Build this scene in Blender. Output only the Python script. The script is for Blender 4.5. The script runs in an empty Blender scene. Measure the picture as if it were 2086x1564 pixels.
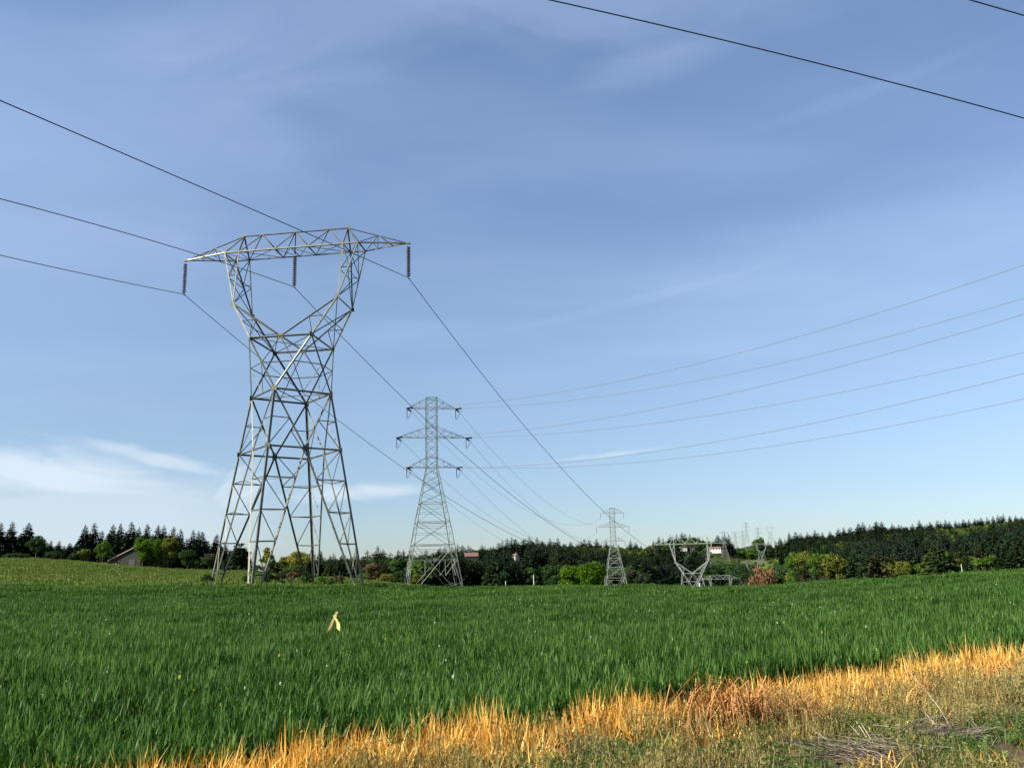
import bpy, math, random
import numpy as np
from mathutils import Vector, Matrix

random.seed(7)
RNG = np.random.default_rng(11)
SC = bpy.context.scene
COL = SC.collection

# ------------------------------------------------------------------ camera
F, PITCH, ROLL = 1800.0, math.radians(12.4), 0.0261
EYE = 1.75                                  # eye height over the verge; ground heights below are written relative to the eye
PW, PH = 2086.0, 1564.0
cam_data = bpy.data.cameras.new('camera')
cam_data.sensor_width = 36.0
cam_data.sensor_fit = 'HORIZONTAL'
cam_data.lens = 36.0 * F / PW
cam_data.clip_start = 0.05
cam_data.clip_end = 20000
cam = bpy.data.objects.new('camera', cam_data)
COL.objects.link(cam)
cp, sp, cr, sr = math.cos(PITCH), math.sin(PITCH), math.cos(ROLL), math.sin(ROLL)
r0, u0, f0 = Vector((1, 0, 0)), Vector((0, -sp, cp)), Vector((0, cp, sp))
Rv, Uv = r0 * cr - u0 * sr, r0 * sr + u0 * cr
M = Matrix((Rv, Uv, -f0)).transposed().to_4x4()
M.translation = Vector((0, 0, EYE))
cam.matrix_world = M
SC.camera = cam

# ------------------------------------------------------------------ light
SUN_EL, SUN_AZ = 34.0, -114.0               # azimuth measured from +Y (view direction) towards +X
se, sa = math.radians(SUN_EL), math.radians(SUN_AZ)
SUN = Vector((math.sin(sa) * math.cos(se), math.cos(sa) * math.cos(se), math.sin(se)))
ld = bpy.data.lights.new('sun', 'SUN')
ld.energy = 4.8
ld.angle = math.radians(0.53)
ld.color = (1.0, 0.93, 0.80)
lo = bpy.data.objects.new('sun', ld)
lo.rotation_euler = SUN.to_track_quat('Z', 'Y').to_euler()
lo.location = (-40, -40, 60)
COL.objects.link(lo)

W = bpy.data.worlds.new('World')
SC.world = W
W.use_nodes = True
wn, wl = W.node_tree.nodes, W.node_tree.links
wn.clear()


def N(t, kind, **kw):
    n = t.nodes.new(kind)
    for k, v in kw.items():
        setattr(n, k, v)
    return n


def math_node(t, op, a, b=None, c=None, clamp=False):
    n = t.nodes.new('ShaderNodeMath')
    n.operation = op
    n.use_clamp = clamp
    for i, v in enumerate((a, b, c)):
        if v is None:
            continue
        if isinstance(v, (int, float)):
            n.inputs[i].default_value = v
        else:
            t.links.new(v, n.inputs[i])
    return n.outputs[0]


def mixrgb(t, fac, a, b, blend='MIX'):
    n = t.nodes.new('ShaderNodeMix')
    n.data_type = 'RGBA'
    n.blend_type = blend
    for s, v in ((n.inputs[0], fac), (n.inputs[6], a), (n.inputs[7], b)):
        if isinstance(v, (int, float)):
            s.default_value = v
        elif isinstance(v, tuple):
            s.default_value = v if len(v) == 4 else (*v, 1)
        else:
            t.links.new(v, s)
    return n.outputs[2]


def ramp(t, fac, stops):
    r = N(t, 'ShaderNodeValToRGB')
    e = r.color_ramp.elements
    while len(e) < len(stops):
        e.new(.5)
    for k, (p, c) in enumerate(stops):
        e[k].position = p
        e[k].color = (*c, 1)
    if fac is not None:
        t.links.new(fac, r.inputs[0])
    return r.outputs[0]


def build_world():
    t = W.node_tree
    sky = N(t, 'ShaderNodeTexSky', sky_type='NISHITA', sun_disc=False)
    sky.sun_elevation = se
    sky.sun_rotation = sa
    sky.altitude = 60
    sky.air_density = 1.0
    sky.dust_density = 0.35
    sky.ozone_density = 1.6
    tc = N(t, 'ShaderNodeTexCoord')
    sep = N(t, 'ShaderNodeSeparateXYZ')
    t.links.new(tc.outputs['Generated'], sep.inputs[0])
    x, y, z = sep.outputs
    az = math_node(t, 'ARCTAN2', x, y)
    el = math_node(t, 'ARCSINE', z)
    # thin cirrus veils on a plane far overhead
    zz = math_node(t, 'MAXIMUM', z, 0.03)
    cu = math_node(t, 'DIVIDE', x, zz)
    cv = math_node(t, 'DIVIDE', y, zz)
    cmb = N(t, 'ShaderNodeCombineXYZ')
    t.links.new(cu, cmb.inputs[0])
    t.links.new(cv, cmb.inputs[1])
    mp = N(t, 'ShaderNodeMapping')
    mp.inputs['Rotation'].default_value = (0, 0, math.radians(-52))
    mp.inputs['Scale'].default_value = (0.75, 1.25, 1)
    t.links.new(cmb.outputs[0], mp.inputs[0])
    n1 = N(t, 'ShaderNodeTexNoise')
    n1.inputs['Scale'].default_value = 1.1
    n1.inputs['Detail'].default_value = 4
    n1.inputs['Roughness'].default_value = 0.5
    n1.inputs['Distortion'].default_value = 0.3
    t.links.new(mp.outputs[0], n1.inputs['Vector'])
    veil = N(t, 'ShaderNodeMapRange', interpolation_type='SMOOTHSTEP')
    veil.inputs[1].default_value = 0.34
    veil.inputs[2].default_value = 0.80
    t.links.new(n1.outputs[0], veil.inputs[0])

    # low cloud bank on the left, in azimuth / elevation
    def blob(a0, e0, wa, we, tilt, nscale, thr, seed):
        da = math_node(t, 'SUBTRACT', az, math.radians(a0))
        de = math_node(t, 'SUBTRACT', math_node(t, 'SUBTRACT', el, math.radians(e0)), math_node(t, 'MULTIPLY', da, tilt))
        ga = math_node(t, 'DIVIDE', da, math.radians(wa))
        ge = math_node(t, 'DIVIDE', de, math.radians(we))
        g = math_node(t, 'ADD', math_node(t, 'MULTIPLY', ga, ga), math_node(t, 'MULTIPLY', ge, ge))
        g = math_node(t, 'EXPONENT', math_node(t, 'MULTIPLY', g, -1.0))
        c = N(t, 'ShaderNodeCombineXYZ')
        t.links.new(math_node(t, 'MULTIPLY', da, nscale), c.inputs[0])
        t.links.new(math_node(t, 'MULTIPLY', de, nscale * 3.2), c.inputs[1])
        c.inputs[2].default_value = seed
        nn = N(t, 'ShaderNodeTexNoise')
        nn.inputs['Scale'].default_value = 1.0
        nn.inputs['Detail'].default_value = 6
        nn.inputs['Roughness'].default_value = 0.55
        nn.inputs['Distortion'].default_value = 0.9
        t.links.new(c.outputs[0], nn.inputs['Vector'])
        s = math_node(t, 'ADD', g, math_node(t, 'MULTIPLY', math_node(t, 'SUBTRACT', nn.outputs[0], 0.5), 1.1))
        mr = N(t, 'ShaderNodeMapRange', interpolation_type='SMOOTHSTEP')
        mr.inputs[1].default_value = thr
        mr.inputs[2].default_value = thr + 0.75
        t.links.new(s, mr.inputs[0])
        return math_node(t, 'MULTIPLY', mr.outputs[0], math_node(t, 'MINIMUM', math_node(t, 'MULTIPLY', g, 2.2), 1.0))

    b1 = blob(-30, 6.5, 13.0, 1.7, -0.03, 8.0, 0.22, 1.3)
    b2 = blob(-22.5, 7.6, 6.5, 0.7, -0.20, 13.0, 0.34, 4.1)
    b3 = blob(-10.5, 5.6, 7.0, 0.9, 0.02, 11.0, 0.45, 7.7)
    b4 = blob(6, 7.6, 6.0, 0.3, 0.08, 16.0, 0.5, 9.2)
    b5 = blob(-17.5, 5.6, 2.5, 2.2, 0.5, 12.0, 0.42, 12.2)
    b6 = math_node(t, 'MULTIPLY', blob(-27, 3.6, 12.0, 3.2, 0.0, 5.0, 0.10, 21.0), 0.62)
    low = math_node(t, 'MAXIMUM', math_node(t, 'MAXIMUM', math_node(t, 'MAXIMUM', b1, b6), math_node(t, 'MULTIPLY', b2, .75)), math_node(t, 'MAXIMUM', math_node(t, 'MAXIMUM', b3, b5), math_node(t, 'MULTIPLY', b4, 0.6)))
    # faint straight contrail-like streak rising to the right
    air = ramp(t, z, SKY_STOPS)                        # thinner, bluer air low down than the model's default
    skyc = mixrgb(t, 1.0, sky.outputs[0], air, 'MULTIPLY')
    fade = N(t, 'ShaderNodeMapRange', interpolation_type='SMOOTHSTEP')
    fade.inputs[1].default_value = .10
    fade.inputs[2].default_value = .30
    t.links.new(z, fade.inputs[0])
    veilf = math_node(t, 'MULTIPLY', math_node(t, 'MULTIPLY', veil.outputs[0], VEIL), fade.outputs[0])
    for a0, e0, wa, we, tilt, ns, thr, seed, amt in (
            (-29, 24, 17, 9, .15, 2.6, .05, 31.0, .17), (-14, 35, 16, 5, .25, 3.4, .15, 33.0, .20), (9, 36.5, 20, 4.5, -.1, 3.0, .15, 35.0, .20),
            (11, 31.5, 7, 1.6, .10, 7.0, .35, 37.0, .13), (23, 18, 14, 5, .1, 3.0, .1, 41.0, .10),
            (10.0, 17.6, 11, .40, .17, 5.0, .1, 43.0, .07), (25, 28.0, 9, .45, .13, 6.0, .1, 45.0, .05)):
        veilf = math_node(t, 'ADD', veilf, math_node(t, 'MULTIPLY', blob(a0, e0, wa, we, tilt, ns, thr, seed), amt))
    c1 = mixrgb(t, veilf, skyc, VEIL_COL)
    c2 = mixrgb(t, math_node(t, 'MULTIPLY', low, 0.8), c1, CLOUD_COL)
    bg = N(t, 'ShaderNodeBackground')
    bg.inputs[1].default_value = SKY_STRENGTH
    t.links.new(c2, bg.inputs[0])
    out = N(t, 'ShaderNodeOutputWorld')
    t.links.new(bg.outputs[0], out.inputs[0])


SKY_STRENGTH = 0.086
SKY_STOPS = [(0.0, (.43, .48, .59)), (.09, (.53, .57, .66)), (.20, (.73, .71, .74)), (.28, (.81, .79, .79)), (.42, (.79, .79, .84)), (.56, (.86, .87, .91))]
VEIL, VEIL_COL, CLOUD_COL = 0.17, (3.0, 3.8, 5.4), (3.9, 4.4, 4.9)
build_world()
SC.view_settings.view_transform = 'Standard'
SC.view_settings.look = 'None'
SC.view_settings.gamma = 1
SC.view_settings.exposure = 1.26
SC.cycles.max_bounces = 6
SC.cycles.diffuse_bounces = 3
SC.cycles.transparent_max_bounces = 4


# ------------------------------------------------------------------ measuring helpers
def ray(px, py):
    xi, yi = (px - PW / 2) / F, -(py - PH / 2) / F
    return Rv * xi + Uv * yi + f0


def at(px, py, y):
    """World point seen at photograph pixel (px, py) at distance y along the view's ground direction."""
    d = ray(px, py)
    return Vector((0, 0, EYE)) + d * (y / d.y)


def proj(P):
    q = P - Vector((0, 0, EYE))
    zc = q.dot(f0)
    return PW / 2 + F * q.dot(Rv) / zc, PH / 2 - F * q.dot(Uv) / zc


# ------------------------------------------------------------------ terrain
TD = np.array([0, 8, 45, 68, 78, 90, 130, 200, 300, 400, 500, 700, 900, 1100, 1500, 2000, 6000], float)
TPX = np.array([-900, 0, 430, 640, 880, 1043, 1244, 1400, 1520, 1640, 2086, 2700], float)
TZ = np.array([
    [-1.75, -1.75, -.8, -.1, .2, .5, 2.2, 6.4, 11.4, 10.5, 8, 5, 5, 5, 5, 0, -10],
    [-1.75, -1.75, -.8, -.1, .2, .4, 2.0, 6.2, 11.0, 10.5, 8, 5, 5, 5, 5, 0, -10],
    [-1.75, -1.75, -1.15, -.5, .1, .2, .8, 2.8, 5.4, 5.2, 4, 4, 4, 4, 4, 0, -10],
    [-1.75, -1.75, -1.25, -.75, -.15, -.05, .2, 1.0, 2.3, 2.0, 1, 2, 6, 8, 8, 0, -10],
    [-1.75, -1.75, -1.35, -1.15, -1.1, -1.1, -1.3, -1.6, -3, -3, 0, 8, 12, 12, 12, 0, -10],
    [-1.75, -1.75, -1.45, -1.2, -1.15, -1.15, -1.8, -3.6, -6, -8, -4, 12, 14, 14, 14, 0, -10],
    [-1.75, -1.75, -1.5, -1.35, -1.3, -1.35, -2.2, -4.5, -7, -8.3, -6, 8, 18, 20, 20, 0, -10],
    [-1.75, -1.75, -1.65, -1.6, -1.65, -1.75, -4, -12, -23, -28, -30, -6, 12, 31, 31, 0, -10],
    [-1.75, -1.75, -1.6, -1.55, -1.6, -1.75, -5, -14, -24, -31, -36, -26, -14, 11, 30, 60, -10],
    [-1.75, -1.75, -1.45, -1.3, -1.4, -1.6, -4, -8, -12, -14, -14, 0, 14, 27, 30, 10, -10],
    [-1.75, -1.7, -.85, -.75, -1.1, -1.6, -3.5, -8, -9, -7, -4, 12, 28, 42, 46, 10, -10],
    [-1.75, -1.7, -.85, -.75, -1.1, -1.6, -3.5, -8, -9, -7, -4, 12, 28, 42, 46, 10, -10]], float)


def zrel(x, y):
    x = np.asarray(x, float)
    y = np.asarray(y, float)
    yy = np.maximum(y, 2.0)
    px = np.clip(PW / 2 + F * x / yy, TPX[0], TPX[-1])
    d = np.clip(y, 0, TD[-1])
    i = np.clip(np.searchsorted(TPX, px, side='right') - 1, 0, len(TPX) - 2)
    j = np.clip(np.searchsorted(TD, d, side='right') - 1, 0, len(TD) - 2)
    a = (px - TPX[i]) / (TPX[i + 1] - TPX[i])
    b = (d - TD[j]) / (TD[j + 1] - TD[j])
    a = a * a * (3 - 2 * a)
    z = (TZ[i, j] * (1 - a) + TZ[i + 1, j] * a) * (1 - b) + (TZ[i, j + 1] * (1 - a) + TZ[i + 1, j + 1] * a) * b
    k = np.clip(np.hypot(x, y) / 40, 0, 1)
    z = z + k * 0.07 * (np.sin(x * .23 + 1.3) * np.sin(y * .19) + .5 * np.sin(x * .61 + y * .43))
    return z


def ground(x, y):
    return zrel(x, y) + EYE


# field edge: wheat to the far side, dead grass and weeds to the near side
E0, E1 = np.array([-3.6, 7.85]), np.array([9.3, 16.0])
ED = (E1 - E0) / np.linalg.norm(E1 - E0)
EN = np.array([-ED[1], ED[0]])


def edge_dist(x, y):
    """> 0 in the wheat, < 0 on the verge."""
    s = (x - E0[0]) * ED[0] + (y - E0[1]) * ED[1]
    wob = .13 * np.sin(s * 1.9) + .10 * np.sin(s * 4.7 + 1) + .07 * np.sin(s * 9.1)
    bulge = .32 * np.exp(-((s - 7.5) / 3.6) ** 2)
    return (x - E0[0]) * EN[0] + (y - E0[1]) * EN[1] + wob - bulge


def far_edge(px):
    """Distance of the wheat's far boundary by bearing."""
    return np.interp(px, [-900, 430, 700, 860, 2700], [88, 71, 73, 105, 115])


# ------------------------------------------------------------------ tagging and mesh helpers
def tag(o, label=None, cat=None, group=None, kind=None):
    if label:
        o['label'] = label
    if cat:
        o['category'] = cat
    if group:
        o['group'] = group
    if kind:
        o['kind'] = kind
    return o


def empty(name, loc=(0, 0, 0), rz=0.0):
    o = bpy.data.objects.new(name, None)
    o.location = loc
    o.rotation_euler = (0, 0, rz)
    o.empty_display_size = .5
    COL.objects.link(o)
    return o


def mesh_obj(name, verts, faces, mats, parent=None, mat_idx=None, smooth=False, link=True):
    me = bpy.data.meshes.new(name)
    verts = np.asarray(verts, np.float32).reshape(-1, 3)
    if isinstance(faces, np.ndarray):
        nf, k = faces.shape
        me.vertices.add(len(verts))
        me.vertices.foreach_set('co', verts.ravel())
        me.loops.add(nf * k)
        me.loops.foreach_set('vertex_index', faces.astype(np.int32).ravel())
        me.polygons.add(nf)
        me.polygons.foreach_set('loop_start', np.arange(0, nf * k, k, dtype=np.int32))
        me.polygons.foreach_set('loop_total', np.full(nf, k, np.int32))
        me.update(calc_edges=True)
    else:
        me.from_pydata(verts.tolist(), [], faces)
    for m in (mats if isinstance(mats, (list, tuple)) else [mats]):
        me.materials.append(m)
    if mat_idx is not None:
        me.polygons.foreach_set('material_index', np.asarray(mat_idx, np.int32))
    if smooth:
        me.polygons.foreach_set('use_smooth', np.ones(len(me.polygons), bool))
    o = bpy.data.objects.new(name, me)
    if link:
        COL.objects.link(o)
    if parent:
        o.parent = parent
    return o


class MB:
    def __init__(self):
        self.v, self.f, self.m = [], [], []

    def add(self, vs, fs, m=0):
        b = len(self.v)
        self.v += [tuple(p) for p in vs]
        self.f += [tuple(i + b for i in f) for f in fs]
        self.m += [m] * len(fs)

    def angle(self, p, q, w=.12, t=.014, out=(0, 0, 1)):
        """A rolled steel angle from p to q, its corner turned towards OUT."""
        p, q = Vector(p), Vector(q)
        d = (q - p)
        if d.length < 1e-6:
            return
        d.normalize()
        n = Vector(out) - d * Vector(out).dot(d)
        if n.length < 1e-4:
            n = d.orthogonal()
        n.normalize()
        s = d.cross(n)
        e1, e2 = (-n + s).normalized(), (-n - s).normalized()
        pr = [(0, 0), (w, 0), (w, t), (t, t), (t, w), (0, w)]
        off = n * (w * .4)
        ring = [e1 * a + e2 * b + off for a, b in pr]
        vs = [p + r for r in ring] + [q + r for r in ring]
        fs = [(i, (i + 1) % 6, 6 + (i + 1) % 6, 6 + i) for i in range(6)]
        fs += [(0, 3, 2, 1), (0, 5, 4, 3), (6, 7, 8, 9), (6, 9, 10, 11)]
        self.add(vs, fs)

    def box(self, c, sx, sy, sz, axes=None, m=0):
        ax = axes or (Vector((1, 0, 0)), Vector((0, 1, 0)), Vector((0, 0, 1)))
        c = Vector(c)
        vs = [c + ax[0] * (sx / 2 * i) + ax[1] * (sy / 2 * j) + ax[2] * (sz / 2 * k) for k in (-1, 1) for j in (-1, 1) for i in (-1, 1)]
        self.add(vs, [(0, 2, 3, 1), (4, 5, 7, 6), (0, 1, 5, 4), (2, 6, 7, 3), (0, 4, 6, 2), (1, 3, 7, 5)], m)

    def plate(self, c, n, s, t=.02, up=(0, 0, 1)):
        n = Vector(n).normalized()
        a = n.cross(Vector(up))
        if a.length < 1e-3:
            a = n.orthogonal()
        a.normalize()
        b = n.cross(a)
        self.box(c, s, s, t, (a, b, n))

    def tube(self, pts, r, n=6, m=0, taper=1.0, cap=True):
        pts = [Vector(p) for p in pts]
        rings = []
        prev = None
        for i, p in enumerate(pts):
            d = (pts[min(i + 1, len(pts) - 1)] - pts[max(i - 1, 0)]).normalized()
            a = prev - d * prev.dot(d) if prev else d.orthogonal()
            a.normalize()
            prev = a
            b = d.cross(a)
            rr = (r[i] if isinstance(r, (list, tuple)) else r * (1 + (taper - 1) * i / max(1, len(pts) - 1)))
            rings.append([p + (a * math.cos(2 * math.pi * k / n) + b * math.sin(2 * math.pi * k / n)) * rr for k in range(n)])
        vs = [v for g in rings for v in g]
        fs = []
        for i in range(len(pts) - 1):
            for k in range(n):
                k2 = (k + 1) % n
                fs.append((i * n + k, i * n + k2, (i + 1) * n + k2, (i + 1) * n + k))
        if cap:
            fs.append(tuple(range(n))[::-1])
            fs.append(tuple((len(pts) - 1) * n + k for k in range(n)))
        self.add(vs, fs, m)

    def lathe(self, prof, c, n=12, m=0, axis=None):
        """prof: list of (radius, height) along z (or AXIS) from c."""
        c = Vector(c)
        ax = Vector(axis).normalized() if axis else Vector((0, 0, 1))
        a = ax.orthogonal().normalized()
        b = ax.cross(a)
        vs, fs = [], []
        for r, h in prof:
            vs += [c + ax * h + (a * math.cos(2 * math.pi * k / n) + b * math.sin(2 * math.pi * k / n)) * r for k in range(n)]
        for i in range(len(prof) - 1):
            for k in range(n):
                k2 = (k + 1) % n
                fs.append((i * n + k, i * n + k2, (i + 1) * n + k2, (i + 1) * n + k))
        fs.append(tuple(range(n))[::-1])
        fs.append(tuple((len(prof) - 1) * n + k for k in range(n)))
        self.add(vs, fs, m)

    def build(self, name, mats, parent=None, smooth=False, link=True):
        return mesh_obj(name, self.v, self.f, mats, parent, self.m, smooth, link)


# ------------------------------------------------------------------ materials
def mat_base(name, rough=.7, spec=.3):
    m = bpy.data.materials.new(name)
    m.use_nodes = True
    t = m.node_tree
    b = t.nodes['Principled BSDF']
    b.inputs['Roughness'].default_value = rough
    b.inputs['Specular IOR Level'].default_value = spec
    return m, t, b


def noise(t, scale, detail=4, rough=.6, coord='Object', dist=0.0):
    tc = N(t, 'ShaderNodeTexCoord')
    n = N(t, 'ShaderNodeTexNoise')
    n.inputs['Scale'].default_value = scale
    n.inputs['Detail'].default_value = detail
    n.inputs['Roughness'].default_value = rough
    n.inputs['Distortion'].default_value = dist
    t.links.new(tc.outputs[coord], n.inputs['Vector'])
    return n.outputs[0]


def steel_mat(name, a, b, metal=.35, rough=.5):
    m, t, bs = mat_base(name, rough, .4)
    n = noise(t, 1.3, 6, .7)
    c = ramp(t, n, [(.3, a), (.7, b)])
    t.links.new(c, bs.inputs['Base Color'])
    bs.inputs['Metallic'].default_value = metal
    return m


M_STEEL = steel_mat('galvanised_steel', (.070, .072, .054), (.165, .165, .128), .40, .52)
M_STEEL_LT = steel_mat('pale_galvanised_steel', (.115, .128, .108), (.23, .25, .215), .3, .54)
M_STEEL_FAR = steel_mat('pale_far_steel', (.16, .18, .16), (.28, .305, .28), 0, .7)  # lighter grey tone for the distant pylons
M_INS = steel_mat('brown_porcelain', (.045, .021, .017), (.075, .034, .027), 0, .22)
M_WIRE = steel_mat('weathered_conductor', (.045, .05, .055), (.07, .075, .08), .3, .6)
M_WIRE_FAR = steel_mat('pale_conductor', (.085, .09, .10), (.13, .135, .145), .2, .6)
M_CONC = steel_mat('concrete', (.32, .31, .28), (.45, .44, .4), 0, .9)


def leaf_mat(name, cols, trans=.25, island=.5, rough=.8, spec=.06, nscale=.25):
    """Foliage: colour varies by clump and over the crown."""
    m = bpy.data.materials.new(name)
    m.use_nodes = True
    t = m.node_tree
    b = t.nodes['Principled BSDF']
    b.inputs['Roughness'].default_value = rough
    b.inputs['Specular IOR Level'].default_value = spec
    g = N(t, 'ShaderNodeNewGeometry')
    oi = N(t, 'ShaderNodeObjectInfo')
    def pn(sc, det):
        nn = N(t, 'ShaderNodeTexNoise')
        nn.inputs['Scale'].default_value = sc
        nn.inputs['Detail'].default_value = det
        t.links.new(g.outputs['Position'], nn.inputs['Vector'])
        return math_node(t, 'SUBTRACT', nn.outputs[0], .5)
    n = math_node(t, 'ADD', math_node(t, 'ADD', pn(nscale, 3), math_node(t, 'MULTIPLY', pn(nscale * .17, 2), .75)), .5)
    v = math_node(t, 'ADD', math_node(t, 'MULTIPLY', g.outputs['Random Per Island'], island),
                  math_node(t, 'ADD', math_node(t, 'MULTIPLY', oi.outputs['Random'], .35), math_node(t, 'MULTIPLY', math_node(t, 'SUBTRACT', n, .5), .7)))
    k = len(cols)
    c = ramp(t, v, [((i + .15) / k, cc) for i, cc in enumerate(cols)])
    t.links.new(c, b.inputs['Base Color'])
    tr = N(t, 'ShaderNodeBsdfTranslucent')
    br = mixrgb(t, 1.0, c, (1.25, 1.25, .8), 'MULTIPLY')
    t.links.new(br, tr.inputs[0])
    mx = N(t, 'ShaderNodeMixShader')
    mx.inputs[0].default_value = trans
    t.links.new(b.outputs[0], mx.inputs[1])
    t.links.new(tr.outputs[0], mx.inputs[2])
    t.links.new(mx.outputs[0], t.nodes['Material Output'].inputs[0])
    return m


M_BARK, _t, _b = mat_base('bark', .9, .1)
_t.links.new(ramp(_t, noise(_t, 6, 5), [(.3, (.05, .035, .025)), (.7, (.13, .10, .075))]), _b.inputs['Base Color'])
TONES = {
    'fir_dark': leaf_mat('dark_fir_needles', [(.005, .012, .006), (.010, .021, .009), (.019, .036, .014)], .08),
    'fir_green': leaf_mat('green_fir_needles', [(.010, .022, .010), (.020, .042, .016), (.036, .066, .022)], .1),
    'fir_grey': leaf_mat('grey_green_needles', [(.010, .021, .014), (.018, .034, .021), (.030, .050, .028)], .1),
    'fir_olive': leaf_mat('olive_needles', [(.020, .030, .010), (.040, .056, .014), (.065, .085, .022)], .12),
    'fir_brown': leaf_mat('brownish_needles', [(.015, .017, .008), (.028, .029, .013), (.046, .047, .020)], .1),
    'dec_dark': leaf_mat('dark_green_leaves', [(.014, .030, .012), (.026, .054, .016), (.045, .085, .022)], .25),
    'dec_green': leaf_mat('green_leaves', [(.026, .058, .008), (.054, .108, .014), (.092, .155, .022)], .3),
    'dec_bright': leaf_mat('bright_spring_leaves', [(.026, .064, .004), (.052, .112, .007), (.090, .160, .013)], .32),
    'dec_olive': leaf_mat('olive_spring_leaves', [(.050, .064, .012), (.096, .110, .018), (.145, .155, .030)], .3),
    'dec_yellow': leaf_mat('yellow_green_leaves', [(.090, .095, .012), (.150, .150, .020), (.220, .210, .040)], .3),
    'dec_brown': leaf_mat('tan_brown_buds', [(.050, .036, .017), (.088, .062, .028), (.125, .088, .040)], .2),
    'dec_russet': leaf_mat('russet_leaves', [(.098, .052, .026), (.145, .080, .042), (.185, .106, .056)], .2),
    'dec_grey': leaf_mat('grey_green_leaves', [(.020, .031, .016), (.034, .048, .024), (.052, .068, .033)], .2),
}

# ------------------------------------------------------------------ the ground sheet
def build_ground():
    def axis(lim, fine, n):
        u = np.linspace(-1, 1, n)
        k = math.asinh(lim / fine)
        return fine * np.sinh(u * k)
    xs = axis(7000, 2.2, 361)
    ys = axis(7000, 2.2, 361) + 12
    X, Y = np.meshgrid(xs, ys)
    Z = ground(X, Y)
    near = np.clip(1 - np.hypot(X, Y - 10) / 30, 0, 1)
    Z = Z + near * .035 * (np.sin(X * 3.1) * np.sin(Y * 2.7) + np.sin(X * 7.7 + 2) * np.sin(Y * 6.9))
    n, m = X.shape
    V = np.stack([X, Y, Z], -1).reshape(-1, 3)
    idx = np.arange(n * m).reshape(n, m)
    Fq = np.stack([idx[:-1, :-1], idx[:-1, 1:], idx[1:, 1:], idx[1:, :-1]], -1).reshape(-1, 4)
    mt, t, b = mat_base('soil_and_turf', .95, .1)
    # zone attribute: 0 verge soil, 1 wheat soil, 2 pasture, 3 wooded hill
    x, y = V[:, 0], V[:, 1]
    yy = np.maximum(y, 2)
    px = PW / 2 + F * x / yy
    zone = np.where(edge_dist(x, y) > 0, 1.0, 0.0)
    zone = np.where((zone > .5) & (y > far_edge(px)), 2.0, zone)
    wood = (y > 345) & (px > 600) | (y > 200) & (px > 1600)
    zone = np.where(wood & ~((px > 1425) & (px < 1600) & (y > 600) & (y < 1260)), 3.0, zone)
    o = mesh_obj('ground', V, Fq, mt, smooth=True)
    at_ = o.data.attributes.new('zone', 'FLOAT', 'POINT')
    at_.data.foreach_set('value', zone.astype(np.float32))
    a = N(t, 'ShaderNodeAttribute', attribute_name='zone')
    n1 = noise(t, 1.6, 6, .65)
    n2 = noise(t, .05, 5, .6)
    soil = ramp(t, n1, [(.25, (.030, .020, .012)), (.55, (.075, .052, .032)), (.8, (.17, .125, .085))])
    wsoil = ramp(t, n1, [(.3, (.012, .022, .008)), (.7, (.03, .05, .016))])
    past = ramp(t, n2, [(.3, (.045, .088, .012)), (.5, (.070, .105, .016)), (.72, (.105, .115, .026))])
    wood_c = ramp(t, n2, [(.3, (.016, .026, .010)), (.7, (.035, .045, .016))])
    f1 = math_node(t, 'MULTIPLY', a.outputs['Fac'], 1.0, clamp=True)
    f2 = math_node(t, 'SUBTRACT', a.outputs['Fac'], 1.0, clamp=True)
    f3 = math_node(t, 'SUBTRACT', a.outputs['Fac'], 2.0, clamp=True)
    c = mixrgb(t, f1, soil, wsoil)
    c = mixrgb(t, f2, c, past)
    c = mixrgb(t, f3, c, wood_c)
    t.links.new(c, b.inputs['Base Color'])
    bp = N(t, 'ShaderNodeBump')
    bp.inputs['Strength'].default_value = .6
    bp.inputs['Distance'].default_value = .05
    t.links.new(n1, bp.inputs['Height'])
    t.links.new(bp.outputs[0], b.inputs['Normal'])
    tag(o, kind='structure')
    o['label'] = 'gently rolling farmland running up to wooded hills'
    return o


build_ground()


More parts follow.
